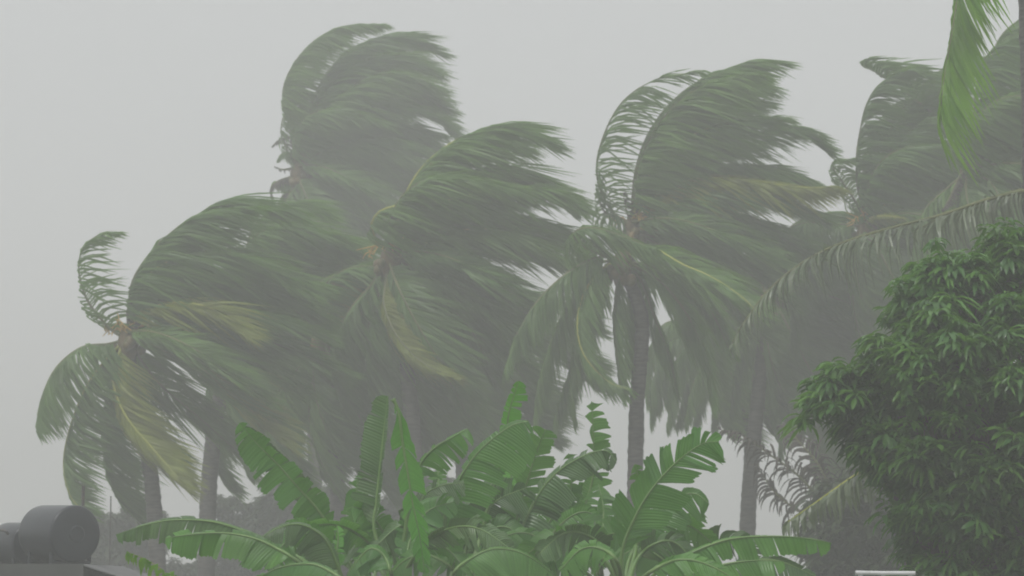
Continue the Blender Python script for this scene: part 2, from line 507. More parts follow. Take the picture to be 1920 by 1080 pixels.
# ---- far tall palm behind the rest
palm('tall grey palm rising highest at upper left, coconuts and stub stalks on its left side', (560, 318), 82, 600, [(585, 700)], 0.17,
     [([(543, 240), (530, 175), (552, 118), (595, 72), (650, 48), (712, 46)], dict(leaf_len=0.95, depth=-1.2, clump=0.3)),
      ([(548, 250), (534, 190), (548, 132), (592, 82), (640, 60)], dict(leaf_len=0.8, depth=0.9)),
      ([(572, 250), (594, 170), (640, 105), (700, 74), (760, 72), (815, 100)], dict(leaf_len=1.25, depth=0.4, grav=0.15)),
      ([(575, 255), (605, 180), (660, 125), (730, 110), (800, 130)], dict(leaf_len=1.25, depth=-0.6, grav=0.15)),
      ([(578, 262), (620, 195), (690, 160), (770, 170), (835, 205)], dict(leaf_len=1.1, depth=0.9, grav=0.2)),
      ([(573, 250), (600, 165), (655, 98), (725, 72), (790, 88)], dict(leaf_len=1.3, depth=1.3, grav=0.3, clump=0.1)),
      ([(576, 256), (615, 185), (680, 130), (750, 115), (815, 140)], dict(leaf_len=1.25, depth=1.6, grav=0.3, clump=0.1)),
      ([(576, 258), (612, 200), (680, 150), (750, 140), (820, 170)], dict(leaf_len=1.2, depth=-1.3, grav=0.3, clump=0.1)),
      ([(582, 265), (640, 205), (710, 180), (780, 190), (835, 225)], dict(leaf_len=1.1, depth=1.8, grav=0.35)),
      ([(585, 270), (650, 215), (740, 200), (810, 220), (850, 255)], dict(leaf_len=1.0, depth=-0.8, grav=0.35)),
      ([(590, 280), (660, 240), (750, 245), (810, 280), (840, 320)], dict(leaf_len=1.0, depth=0.3, grav=0.45)),
      ([(590, 285), (665, 255), (745, 262), (815, 300), (860, 350)], dict(leaf_len=1.0, depth=1.4, grav=0.45)),
      ([(592, 292), (670, 270), (750, 285), (810, 330)], dict(leaf_len=1.0, depth=-1.3, grav=0.6)),
      ([(590, 310), (665, 310), (740, 345), (800, 400)], dict(leaf_len=1.0, depth=1.2, grav=0.7)),
      ([(588, 325), (640, 345), (700, 395), (740, 470)], dict(leaf_len=1.0, depth=-1.2, grav=0.8)),
      ([(580, 340), (612, 372), (655, 415), (690, 480)], dict(leaf_len=1.0, depth=0.9, grav=0.7)),
      ([(585, 332), (625, 352), (675, 400), (705, 460)], dict(leaf_len=1.0, depth=1.6, grav=0.6)),
      ([(562, 345), (548, 400), (556, 460), (590, 540)], dict(leaf_len=0.8, depth=-0.8, grav=0.9)),
      ([(556, 340), (536, 380), (530, 430), (545, 480)], dict(leaf_len=0.8, depth=-0.9, grav=0.8, clump=0.6)),
      ([(590, 300), (660, 285), (740, 300), (800, 340)], dict(leaf_len=1.0, depth=-0.7, grav=0.6)),
      ([(590, 320), (650, 330), (710, 370), (760, 430)], dict(leaf_len=0.95, depth=0.5, grav=0.8)),
      ([(580, 335), (610, 380), (650, 440), (690, 520)], dict(leaf_len=0.9, depth=-0.5, grav=0.9)),
      ([(570, 340), (575, 400), (600, 470), (640, 540)], dict(leaf_len=0.9, depth=0.4, grav=0.9)),
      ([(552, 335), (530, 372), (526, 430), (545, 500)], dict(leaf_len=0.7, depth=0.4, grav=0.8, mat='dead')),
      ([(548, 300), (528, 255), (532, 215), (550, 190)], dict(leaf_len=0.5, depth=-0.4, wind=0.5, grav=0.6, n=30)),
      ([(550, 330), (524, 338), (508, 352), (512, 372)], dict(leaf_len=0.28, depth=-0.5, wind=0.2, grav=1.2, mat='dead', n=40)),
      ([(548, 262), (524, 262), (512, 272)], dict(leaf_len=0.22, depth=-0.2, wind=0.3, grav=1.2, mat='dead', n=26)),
      ([(552, 340), (530, 345), (515, 340), (508, 350)], dict(leaf_len=0.3, depth=-0.3, wind=0.25, grav=1.0, n=44, wid=0.05)),
      ([(556, 350), (535, 360), (522, 380), (515, 400)], dict(leaf_len=0.35, depth=0.2, wind=0.5, grav=0.8, n=36)),
      ([(556, 300), (540, 285), (528, 288), (520, 300)], dict(leaf_len=0.3, depth=-0.4, wind=0.4, grav=0.9, n=36)),
      ([(552, 260), (538, 225), (530, 190), (534, 150)], dict(leaf_len=0.6, depth=-0.6, wind=0.8, grav=0.4, n=50, clump=0.6)),
      ([(552, 315), (530, 318), (514, 312)], dict(leaf_len=0.12, depth=-0.2, wind=0.4, grav=0.9, n=8, mat='dead', rad=0.05)),
      ([(552, 280), (526, 268), (508, 276)], dict(leaf_len=0.12, depth=-0.2, wind=0.4, grav=0.9, n=8, mat='dead', rad=0.05)),
      ], LEE, nuts=16, flowers=0, seed=1)

# ---- left palm
palm('leftmost palm leaning at the edge of the grove, pale frond flipped up against the sky', (240, 632), 58, 312, [(284, 900), (252, 760)], 0.145,
     [([(205, 615), (165, 565), (148, 510), (155, 468), (182, 442), (217, 436)], dict(leaf_len=0.58, n=50, depth=-0.8, clump=0.5, grav=0.1)),
      ([(246, 560), (275, 490), (335, 425), (405, 388), (470, 382), (540, 400)], dict(leaf_len=1.25, depth=0.6, grav=0.25)),
      ([(243, 575), (252, 520), (300, 455), (370, 405), (450, 392)], dict(leaf_len=1.1, depth=-0.8, grav=0.2)),
      ([(252, 560), (285, 510), (345, 480), (420, 476), (500, 500), (570, 545)], dict(leaf_len=1.1, depth=-1.0, **YR)),
      ([(258, 590), (300, 572), (355, 568), (415, 588), (465, 632)], dict(leaf_len=0.85, depth=-1.6, grav=0.35, **Y)),
      ([(262, 600), (330, 540), (420, 530), (520, 560), (600, 620)], dict(leaf_len=1.1, depth=0.9)),
      ([(275, 635), (330, 655), (400, 700), (470, 765), (545, 835)], dict(leaf_len=0.85, depth=-1.4, grav=0.5, **Y)),
      ([(280, 640), (360, 640), (460, 670), (560, 730)], dict(leaf_len=1.0, depth=0.7, grav=0.5)),
      ([(205, 645), (152, 652), (105, 690), (78, 745), (68, 795)], dict(leaf_len=0.85, depth=-0.7, wind=0.75, grav=0.75)),
      ([(212, 660), (165, 720), (132, 800), (119, 870), (132, 930), (160, 962)], dict(leaf_len=0.8, depth=-0.9, grav=0.25, rmat='rachis_y')),
      ([(222, 665), (200, 740), (192, 820), (208, 900), (250, 962)], dict(leaf_len=0.95, depth=0.5, grav=0.35)),
      ([(222, 668), (212, 715), (236, 780), (290, 845), (352, 915)], dict(leaf_len=0.8, depth=-1.5, grav=0.5, **Y)),
      ([(235, 665), (240, 740), (270, 810), (320, 870)], dict(leaf_len=0.9, depth=0.6, grav=0.6)),
      ([(255, 660), (300, 720), (370, 780), (450, 850)], dict(leaf_len=0.9, depth=0.8, grav=0.7)),
      ([(240, 612), (238, 585), (242, 568)], dict(leaf_len=0.18, n=12, depth=-0.3, mat='dead', rmat='sheath')),
      ], LEE[:7], nuts=5, flowers=7, seed=2)

# ---- second palm of the left clump, crown buried in the mass
palm('palm with straight trunk just right of the leftmost palm, its crown buried in foliage', (455, 560), 64, 388, [(391, 930), (410, 760)], 0.165,
     [([(470, 500), (520, 455), (590, 440), (660, 470)], dict(leaf_len=1.1, depth=-0.8)),
      ([(460, 480), (480, 420), (540, 385), (600, 400)], dict(leaf_len=1.1, depth=0.8)),
      ([(500, 560), (570, 580), (640, 640), (690, 720)], dict(leaf_len=1.0, depth=-0.8, grav=0.6)),
      ([(490, 600), (540, 680), (580, 780), (600, 880)], dict(leaf_len=1.0, depth=0.3, grav=0.7)),
      ([(440, 600), (420, 690), (430, 790), (460, 880)], dict(leaf_len=1.0, depth=-0.4, grav=0.7)),
      ([(430, 620), (395, 700), (385, 800), (410, 880), (440, 920)], dict(leaf_len=0.8, depth=0.6, grav=0.7)),
      ([(470, 610), (490, 720), (520, 820), (570, 910)], dict(leaf_len=1.0, depth=0.8, grav=0.7)),
      ([(480, 590), (560, 640), (640, 740), (690, 840)], dict(leaf_len=1.0, depth=1.0, grav=0.6)),
      ], LEE + HANG, nuts=4, flowers=0, seed=3)

# ---- third palm behind with arched frond in the middle of the mass
palm('shorter palm between the left clump and the centre palm, one yellowish frond arched over', (600, 640), 62, 640, [(630, 850)], 0.15,
     [([(590, 585), (604, 540), (645, 519), (695, 530), (735, 580)], dict(leaf_len=0.75, depth=-1.5, grav=0.5, clump=0.1, **Y)),
      ([(585, 590), (588, 548), (615, 520), (660, 530)], dict(leaf_len=0.9, depth=-0.7, grav=0.5)),
      ([(640, 650), (700, 690), (760, 760), (800, 840)], dict(leaf_len=1.0, depth=-0.8, grav=0.6)),
      ([(620, 690), (650, 770), (690, 850), (730, 920)], dict(leaf_len=1.0, depth=0.5, grav=0.8)),
      ([(590, 690), (580, 780), (600, 860), (640, 930)], dict(leaf_len=1.0, depth=-0.4, grav=0.8)),
      ([(570, 680), (520, 740), (500, 820), (520, 900)], dict(leaf_len=0.9, depth=0.6, grav=0.8)),
      ([(480, 660), (540, 655), (620, 690), (690, 740)], dict(leaf_len=0.9, depth=-0.9, grav=0.5, free=True)),
      ], LEE + HANG, nuts=4, flowers=0, seed=4)

# ---- centre palm
palm('centre palm with orange flower stalks in its crown, directly before the tall grey one', (732, 478), 60, 800, [(770, 760)], 0.155,
     [([(742, 430), (760, 365), (800, 305), (865, 258), (945, 240), (1025, 272)], dict(leaf_len=1.15, depth=-0.8, grav=0.25, **YR)),
      ([(748, 425), (775, 350), (830, 290), (900, 262), (970, 275)], dict(leaf_len=1.2, depth=0.8, grav=0.25)),
      ([(700, 440), (702, 408), (735, 388), (820, 380), (930, 355), (1020, 355), (1085, 395)], dict(leaf_len=1.0, depth=-1.4, grav=0.4, rmat='rachis_y')),
      ([(765, 420), (830, 350), (920, 320), (1000, 340), (1060, 390)], dict(leaf_len=1.1, depth=0.6, grav=0.3)),
      ([(770, 475), (820, 445), (890, 430), (970, 440), (1050, 490)], dict(leaf_len=1.0, depth=-1.2, grav=0.5, rmat='rachis_y')),
      ([(775, 450), (850, 410), (940, 405), (1020, 430), (1085, 480)], dict(leaf_len=1.0, depth=0.8, grav=0.4)),
      ([(722, 540), (722, 580), (748, 635), (800, 685), (858, 708)], dict(leaf_len=0.6, depth=-1.8, grav=0.5, clump=0.35, mat='palm_y')),
      ([(770, 500), (840, 510), (910, 560), (960, 630)], dict(leaf_len=1.0, depth=-0.7, grav=0.8)),
      ([(765, 515), (830, 560), (890, 630), (930, 720)], dict(leaf_len=1.0, depth=0.5, grav=0.9)),
      ([(750, 530), (790, 620), (840, 710), (890, 800)], dict(leaf_len=1.0, depth=-0.5, grav=0.9)),
      ([(735, 540), (740, 640), (780, 740), (830, 830)], dict(leaf_len=1.0, depth=0.6, grav=0.9)),
      ([(715, 540), (690, 620), (690, 710), (720, 800)], dict(leaf_len=1.0, depth=0.3, grav=0.9)),
      ([(700, 530), (650, 590), (625, 670), (640, 760)], dict(leaf_len=1.0, depth=0.8, grav=0.8)),
      ], LEE, nuts=6, flowers=7, seed=5)

# ---- palm that fills between the centre and the front palm
palm('low palm behind the banana leaves, between the centre palm and the front one', (850, 640), 66, 880, [(866, 850)], 0.15,
     [([(880, 600), (940, 570), (990, 600), (1010, 670)], dict(leaf_len=0.9, depth=0.3, grav=1.0)),
      ([(870, 680), (910, 750), (930, 830), (935, 900)], dict(leaf_len=0.9, depth=-0.4, grav=1.0)),
      ([(840, 690), (840, 780), (860, 860)], dict(leaf_len=0.9, depth=0.4, grav=1.0)),
      ([(800, 680), (770, 760), (770, 850)], dict(leaf_len=0.9, depth=0.0, grav=1.0)),
      ], [(az, el, L * 0.85, dr + 0.5) for az, el, L, dr in LEE] + HANG, nuts=3, flowers=0, seed=6)

# ---- right-centre upper palm
palm('palm right of centre with upswept plume and thin torn frond on its left', (1182, 425), 62, 1196, [(1194, 900), (1196, 760)], 0.12,
     [([(1150, 400), (1124, 350), (1120, 300), (1138, 240), (1170, 188), (1225, 152), (1310, 133)], dict(leaf_len=0.85, n=64, depth=-0.9, clump=0.7, grav=0.3)),
      ([(1158, 410), (1132, 395), (1122, 360), (1124, 322)], dict(leaf_len=0.6, depth=-0.5, grav=1.0, wind=0.35, n=30)),
      ([(1186, 370), (1193, 315), (1212, 258), (1245, 207), (1290, 165), (1345, 136), (1400, 118), (1450, 120)], dict(leaf_len=1.1, depth=-0.6, grav=0.22)),
      ([(1188, 375), (1202, 310), (1232, 245), (1280, 195), (1340, 160), (1410, 148)], dict(leaf_len=1.15, depth=0.9, grav=0.2)),
      ([(1190, 372), (1208, 300), (1245, 235), (1300, 185), (1370, 160), (1430, 165)], dict(leaf_len=1.15, depth=1.5, grav=0.3, clump=0.12)),
      ([(1190, 372), (1200, 305), (1230, 240), (1280, 185), (1345, 150), (1410, 138)], dict(leaf_len=1.15, depth=-1.5, grav=0.3, clump=0.12)),
      ([(1195, 378), (1222, 300), (1275, 240), (1345, 200), (1420, 190)], dict(leaf_len=1.1, depth=1.2, grav=0.3, clump=0.15)),
      ([(1195, 380), (1225, 318), (1262, 278), (1320, 244), (1395, 225), (1465, 220)], dict(leaf_len=0.95, depth=-1.2, grav=0.3, rmat='rachis_y')),
      ([(1200, 385), (1240, 320), (1310, 280), (1400, 255), (1480, 242), (1550, 285)], dict(leaf_len=0.9, depth=0.6, grav=0.35)),
      ([(1205, 390), (1245, 358), (1292, 338), (1345, 334), (1420, 340), (1490, 350), (1560, 352)], dict(leaf_len=0.9, depth=-1.5, grav=0.55, **Y)),
      ([(1210, 395), (1270, 345), (1350, 318), (1440, 320), (1520, 345)], dict(leaf_len=1.0, depth=0.4, grav=0.5)),
      ([(1215, 415), (1275, 400), (1350, 400), (1430, 425), (1500, 470)], dict(leaf_len=1.0, depth=0.9, grav=0.6)),
      ([(1220, 430), (1280, 427), (1340, 428), (1400, 445), (1460, 475)], dict(leaf_len=0.9, depth=-1.2, grav=0.7, rmat='rachis_y')),
      ([(1215, 440), (1280, 470), (1350, 530), (1400, 610)], dict(leaf_len=1.0, depth=0.6, grav=0.9)),
      ([(1200, 450), (1250, 520), (1300, 600), (1340, 700)], dict(leaf_len=1.0, depth=1.0, grav=0.9)),
      ([(1176, 400), (1172, 380), (1168, 362)], dict(leaf_len=0.2, n=10, depth=-0.2, mat='dead', rmat='sheath')),
      ], LEE[:8], nuts=4, flowers=7, seed=7)

# ---- front palm with the bare trunk
palm('front palm with bare grey trunk rising behind the banana leaves, fronds hanging both sides', (1165, 490), 55, 1188, [(1191, 900), (1194, 760), (1203, 600)], 0.135,
     [([(1130, 478), (1095, 462), (1076, 437), (1110, 427), (1165, 442), (1220, 464)], dict(leaf_len=0.6, depth=-1.0, grav=0.9, wind=0.8)),
      ([(1190, 470), (1225, 466), (1280, 496), (1335, 520), (1390, 556), (1425, 590)], dict(leaf_len=0.75, depth=-1.5, grav=0.6, **YR)),
      ([(1125, 482), (1070, 508), (1010, 562), (968, 630), (948, 690)], dict(leaf_len=0.85, depth=-0.7, wind=0.25, grav=1.1)),
      ([(1128, 492), (1085, 535), (1045, 610), (1015, 700), (1002, 780)], dict(leaf_len=0.9, depth=0.4, wind=0.3, grav=1.0)),
      ([(1135, 500), (1098, 545), (1083, 605), (1095, 665), (1140, 715), (1180, 730)], dict(leaf_len=0.75, depth=-1.3, wind=0.6, grav=0.8, **YR)),
      ([(1145, 505), (1115, 560), (1090, 640), (1060, 720), (1040, 790)], dict(leaf_len=0.9, depth=0.9, wind=0.3, grav=1.0)),
      ([(1158, 520), (1152, 590), (1158, 670), (1165, 740)], dict(leaf_len=0.8, depth=-0.3, wind=0.55, grav=0.9)),
      ([(1180, 520), (1176, 600), (1172, 690)], dict(leaf_len=0.8, depth=0.6, wind=0.55, grav=0.9)),
      ([(1200, 505), (1245, 535), (1295, 600), (1325, 680), (1335, 760)], dict(leaf_len=0.9, depth=-0.4, wind=0.4, grav=1.0)),
      ([(1195, 515), (1225, 590), (1255, 670), (1270, 740)], dict(leaf_len=0.7, depth=0.7, wind=0.3, grav=1.1)),
      ([(1205, 495), (1270, 520), (1330, 580), (1370, 660)], dict(leaf_len=0.9, depth=0.8, wind=0.5, grav=0.9)),
      ([(1110, 560), (1080, 640), (1068, 720), (1075, 790)], dict(leaf_len=0.7, depth=0.3, wind=0.35, grav=1.0, free=True)),
      ], [], nuts=8, flowers=0, seed=8)

# ---- palm in the dark mass right of the front palm
palm('palm with pale trunk standing between the front palm and the broadleaf tree', (1440, 560), 66, 1392, [(1403, 960), (1416, 800)], 0.16,
     [([(1460, 500), (1520, 470), (1590, 490), (1650, 560)], dict(leaf_len=1.0, depth=-0.5, grav=0.8)),
      ([(1420, 500), (1370, 480), (1330, 520), (1310, 590)], dict(leaf_len=0.9, depth=0.4, wind=0.4, grav=1.0)),
      ([(1470, 590), (1530, 640), (1570, 720), (1590, 800)], dict(leaf_len=1.0, depth=-0.5, grav=0.9)),
      ([(1450, 610), (1490, 700), (1520, 790), (1540, 860)], dict(leaf_len=1.0, depth=0.3, grav=1.0)),
      ([(1430, 620), (1440, 710), (1450, 790)], dict(leaf_len=0.9, depth=-0.3, wind=0.4, grav=1.0)),
      ([(1410, 610), (1380, 690), (1370, 770)], dict(leaf_len=0.9, depth=0.3, wind=0.3, grav=1.0)),
      ([(1400, 600), (1340, 650), (1300, 720), (1285, 790)], dict(leaf_len=0.9, depth=-0.3, wind=0.3, grav=1.0)),
      ([(1400, 590), (1330, 610), (1270, 670), (1250, 750)], dict(leaf_len=0.9, depth=0.5, wind=0.3, grav=1.0)),
      ([(1480, 570), (1560, 590), (1620, 660), (1650, 750)], dict(leaf_len=1.0, depth=0.4, grav=0.9)),
      ], LEE + HANG, nuts=4, flowers=0, seed=9)

palm('palm behind the front trunk, ragged skirt of hanging fronds to its right', (1335, 590), 70, 1397, [(1404, 900), (1398, 760)], 0.12,
     [([(1300, 615), (1252, 645), (1226, 710), (1220, 785)], dict(leaf_len=1.0, depth=0.2, wind=0.25, grav=1.0)),
      ([(1308, 630), (1272, 690), (1252, 790)], dict(leaf_len=1.0, depth=-0.5, wind=0.25, grav=1.0)),
      ([(1292, 598), (1240, 612), (1214, 675), (1212, 750)], dict(leaf_len=0.9, depth=0.6, wind=0.3, grav=1.0)),
      ([(1320, 640), (1300, 700), (1282, 770)], dict(leaf_len=1.0, depth=0.7, wind=0.25, grav=1.0)),
      ([(1345, 650), (1340, 730), (1335, 800)], dict(leaf_len=0.9, depth=0.3, wind=0.35, grav=1.0)),
      ([(1320, 650), (1290, 720), (1270, 790)], dict(leaf_len=0.9, depth=-0.3, wind=0.3, grav=1.0)),
      ([(1310, 640), (1255, 690), (1225, 770)], dict(leaf_len=0.9, depth=0.4, wind=0.3, grav=1.0)),
      ([(1360, 640), (1370, 720), (1365, 790)], dict(leaf_len=0.9, depth=-0.2, wind=0.35, grav=1.0)),
      ([(1380, 630), (1420, 700), (1440, 780)], dict(leaf_len=0.9, depth=0.2, wind=0.4, grav=1.0)),
      ([(1330, 660), (1310, 740), (1300, 805)], dict(leaf_len=0.8, depth=0.5, wind=0.3, grav=1.0)),
      ], [(az, el, L * 0.8, dr + 0.6) for az, el, L, dr in LEE] + HANG, nuts=3, flowers=0, seed=21)
palm('low misty palm filling the dark gap left of the broadleaf tree', (1540, 690), 68, 1560, [(1550, 850)], 0.14,
     [([(1560, 740), (1580, 820), (1590, 900)], dict(leaf_len=0.9, depth=0.3, wind=0.4, grav=1.0)),
      ([(1530, 750), (1520, 830), (1530, 900)], dict(leaf_len=0.9, depth=-0.3, wind=0.4, grav=1.0)),
      ([(1580, 730), (1630, 800), (1650, 890)], dict(leaf_len=0.9, depth=0.4, wind=0.5, grav=1.0)),
      ([(1510, 730), (1470, 790), (1460, 850)], dict(leaf_len=0.8, depth=-0.2, wind=0.35, grav=1.0)),
      ([(1590, 700), (1660, 750), (1690, 850)], dict(leaf_len=0.9, depth=0.2, wind=0.5, grav=1.0)),
      ], [(az, el, L * 0.8, dr + 0.6) for az, el, L, dr in LEE] + HANG, nuts=3, flowers=0, seed=22)

# ---- right palm
palm('right palm with a frond folded to a sharp point over its top', (1625, 425), 64, 1690, [(1660, 760)], 0.155,
     [([(1610, 360), (1606, 300), (1613, 245), (1625, 195), (1652, 155), (1705, 130)], dict(leaf_len=0.9, depth=-0.8, grav=0.25, clump=0.5)),
      ([(1618, 365), (1622, 300), (1640, 240), (1680, 195), (1740, 180)], dict(leaf_len=1.1, depth=0.7, grav=0.25)),
      ([(1790, 250), (1740, 205), (1690, 168), (1650, 140), (1614, 122)], dict(leaf_len=0.9, depth=-0.5, grav=-0.05, wind=1.2, free=True, comb=-0.2, start=0.02)),
      ([(1640, 300), (1690, 210), (1740, 150), (1790, 120), (1840, 125)], dict(leaf_len=1.1, depth=0.3, grav=0.2)),
      ([(1640, 330), (1700, 250), (1770, 220), (1840, 240)], dict(leaf_len=1.1, depth=-0.9, grav=0.3)),
      ([(1605, 380), (1582, 345), (1560, 306), (1598, 297)], dict(leaf_len=0.5, depth=-0.4, grav=0.6, n=50)),
      ([(1655, 390), (1705, 340), (1752, 315), (1790, 306), (1850, 320)], dict(leaf_len=0.9, depth=-1.3, grav=0.6, rmat='rachis_y')),
      ([(1560, 420), (1500, 420), (1450, 450), (1420, 500)], dict(leaf_len=0.9, depth=0.6, grav=0.9, wind=0.5)),
      ([(1660, 410), (1720, 400), (1800, 420), (1870, 480)], dict(leaf_len=1.0, depth=0.5, grav=0.6)),
      ([(1640, 460), (1690, 530), (1730, 620), (1750, 720)], dict(leaf_len=1.0, depth=0.4, grav=0.9)),
      ([(1610, 470), (1600, 560), (1620, 660), (1650, 750)], dict(leaf_len=1.0, depth=-0.4, grav=0.9)),
      ([(1585, 450), (1530, 490), (1490, 560), (1480, 650)], dict(leaf_len=1.0, depth=0.8, grav=0.9, wind=0.5)),
      ([(1630, 410), (1655, 405), (1690, 408)], dict(leaf_len=0.3, depth=-1.6, n=30, **Y)),
      ], LEE + HANG, nuts=6, flowers=5, seed=10)

# ---- dark palm at the right edge, behind
palm('dark palm filling the right edge, crown showing below the hanging bright frond', (1820, 320), 58, 1850, [(1840, 760)], 0.16,
     [([(1835, 250), (1846, 160), (1875, 70), (1935, 20)], dict(leaf_len=1.0, depth=0.6, grav=0.3)),
      ([(1830, 255), (1828, 180), (1850, 105), (1910, 60)], dict(leaf_len=1.0, depth=-0.6, grav=0.4)),
      ([(1838, 270), (1880, 190), (1940, 140), (2000, 140)], dict(leaf_len=1.0, depth=0.2, grav=0.4)),
      ([(1812, 290), (1800, 250), (1830, 215), (1900, 215)], dict(leaf_len=0.9, depth=-1.2, grav=0.6)),
      ([(1835, 330), (1860, 345), (1890, 400)], dict(leaf_len=0.9, depth=-1.2, grav=0.8)),
      ([(1812, 335), (1815, 380), (1840, 450)], dict(leaf_len=0.9, depth=-1.2, grav=0.9)),
      ([(1835, 260), (1870, 215), (1920, 200), (1980, 230)], dict(leaf_len=1.0, depth=-0.6, grav=0.4)),
      ([(1850, 330), (1900, 340), (1950, 400)], dict(leaf_len=1.0, depth=0.4, grav=0.8)),
      ([(1830, 370), (1860, 450), (1880, 540)], dict(leaf_len=1.0, depth=-0.4, grav=0.9)),
      ([(1800, 370), (1780, 450), (1780, 540)], dict(leaf_len=1.0, depth=0.5, grav=0.9)),
      ([(1780, 350), (1730, 400), (1710, 480)], dict(leaf_len=1.0, depth=0.3, wind=0.5, grav=0.9)),
      ([(1815, 320), (1800, 330), (1780, 372), (1768, 392)], dict(leaf_len=0.15, depth=-0.5, mat='dead', rmat='rachis', n=34)),
      ], LEE + HANG, nuts=4, flowers=0, seed=11)

# ---- near palm on the right whose crown is over the frame
palm('near palm at the right edge, trunk running out of frame, bright green frond hanging down', (1925, -330), 40, 1940, [(1944, 900), (1938, 300), (1930, 0)], 0.15,
     [([(1885, -330), (1845, -260), (1815, -130), (1798, -20), (1786, 60), (1773, 130), (1764, 200)], dict(mat='palm_n', rmat='rachis', leaf_len=1.12, n=150, depth=-1.0, dd=-2.5, wind=0.68, grav=1.0, wid=0.052, spread=0.9, clump=0.22, rad=0.036, tipl=0.85)),
      ([(1960, -300), (2010, -180), (2030, -60)], dict(leaf_len=0.9, grav=0.9)),
      ([(1930, -380), (1990, -470), (2080, -470)], dict(leaf_len=0.9, grav=0.4)),
      ([(1880, -380), (1880, -480), (1960, -560)], dict(leaf_len=0.9, grav=0.3)),
      ([(1890, -340), (1850, -330), (1830, -240)], dict(leaf_len=0.8, grav=0.9, wind=0.4)),
      ], [(80, 20, 3.5, .8), (20, 35, 3.8, .5), (-30, 30, 3.8, .5)], nuts=5, flowers=2, seed=12)

# ---- palm off the right edge that sends two long pale fronds into the picture
palm('palm beyond the right edge, two long pale drooping fronds reaching in above the broadleaf tree', (1985, 345), 40, 2010, [(2000, 800)], 0.15,
     [([(1900, 362), (1840, 378), (1760, 405), (1680, 425), (1580, 455), (1505, 492), (1440, 545), (1395, 605), (1372, 645)],
       dict(mat='palm_s', rmat='rachis', leaf_len=0.8, n=56, depth=-0.8, wind=0.42, grav=1.0, clump=1.0, stiff=0.25, wid=0.03)),
      ([(1920, 355), (1880, 366), (1820, 385), (1770, 405), (1720, 430)],
       dict(mat='palm_s', rmat='rachis', leaf_len=0.65, n=48, depth=0.5, wind=0.35, grav=0.9, clump=0.7, wid=0.034)),
      ([(2010, 280), (2060, 250), (2120, 290)], dict(leaf_len=0.9, grav=0.6)),
      ([(2000, 400), (2030, 480), (2040, 580)], dict(leaf_len=0.9, grav=0.9)),
      ], [(40, 30, 3.5, .6), (90, 20, 3.3, .8)], nuts=3, flowers=0, seed=13)

# ---- young palm behind the broadleaf tree, lower right
palm('young palm hidden behind the broadleaf tree, ribbed frond sagging out to its left', (1760, 850), 33, 1775, [], 0.12,
     [([(1705, 838), (1650, 862), (1590, 900), (1530, 942), (1478, 978)], dict(leaf_len=0.62, n=90, depth=-1.2, dd=-3.0, wind=0.25, grav=1.0, clump=0.12, stiff=0.25, rmat='rachis_y', mat='palm_s', wid=0.045)),
      ([(1790, 800), (1850, 800), (1900, 860)], dict(leaf_len=0.7, grav=0.8)),
      ], [(30, 30, 2.4, .7), (80, 40, 2.4, .7)], nuts=0, flowers=0, seed=14)

# ---- low wind-torn palm, only dark silhouettes
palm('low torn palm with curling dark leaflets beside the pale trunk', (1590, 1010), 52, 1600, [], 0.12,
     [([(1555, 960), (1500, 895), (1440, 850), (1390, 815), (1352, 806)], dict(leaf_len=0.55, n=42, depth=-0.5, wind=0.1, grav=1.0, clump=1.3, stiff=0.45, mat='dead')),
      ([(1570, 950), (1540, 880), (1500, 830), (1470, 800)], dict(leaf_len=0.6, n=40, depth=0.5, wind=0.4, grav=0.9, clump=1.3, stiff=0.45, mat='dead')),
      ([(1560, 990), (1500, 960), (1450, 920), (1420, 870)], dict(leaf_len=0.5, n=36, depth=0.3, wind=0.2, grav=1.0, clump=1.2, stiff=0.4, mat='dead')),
      ([(1600, 950), (1620, 880), (1670, 830)], dict(leaf_len=0.6, grav=0.9)),
      ([(1620, 1000), (1670, 970), (1720, 980)], dict(leaf_len=0.6, grav=0.9)),
      ([(1560, 1010), (1530, 1020), (1515, 1060)], dict(leaf_len=0.5, grav=1.0, wind=0.3)),
      ], [(60, 40, 2.6, .6), (100, 20, 2.4, .8), (20, 20, 2.4, .8)], nuts=0, flowers=0, seed=15)

# ---- palm seedling with curled bright frond, bottom left
sd = thing('palm_seedling', 'small bright green palm seedling with curled leaflets below the long banana leaves', 'palm', on_ground(330, 22))
frond(sd, spline([on_ground(345, 22) + np.array((0, 0, 0.02)), at(335, 1120, 22.0), at(310, 1075, 21.9), at(275, 1050, 21.8), at(240, 1036, 21.7)], 30), 0.24, 'palm_n', 'rachis_y',
      n=36, rad=0.012, wind=0.15, grav=1.0, stiff=0.1, start=0.3, wid=0.035, clump=0.1)
frond(sd, spline([on_ground(345, 22) + np.array((0, 0, 0.02)), at(360, 1160, 22.0), at(385, 1110, 22.2), at(420, 1100, 22.4)], 30), 0.24, 'palm_n', 'rachis_y',
      n=30, rad=0.012, wind=0.3, grav=1.0, start=0.3, wid=0.03)


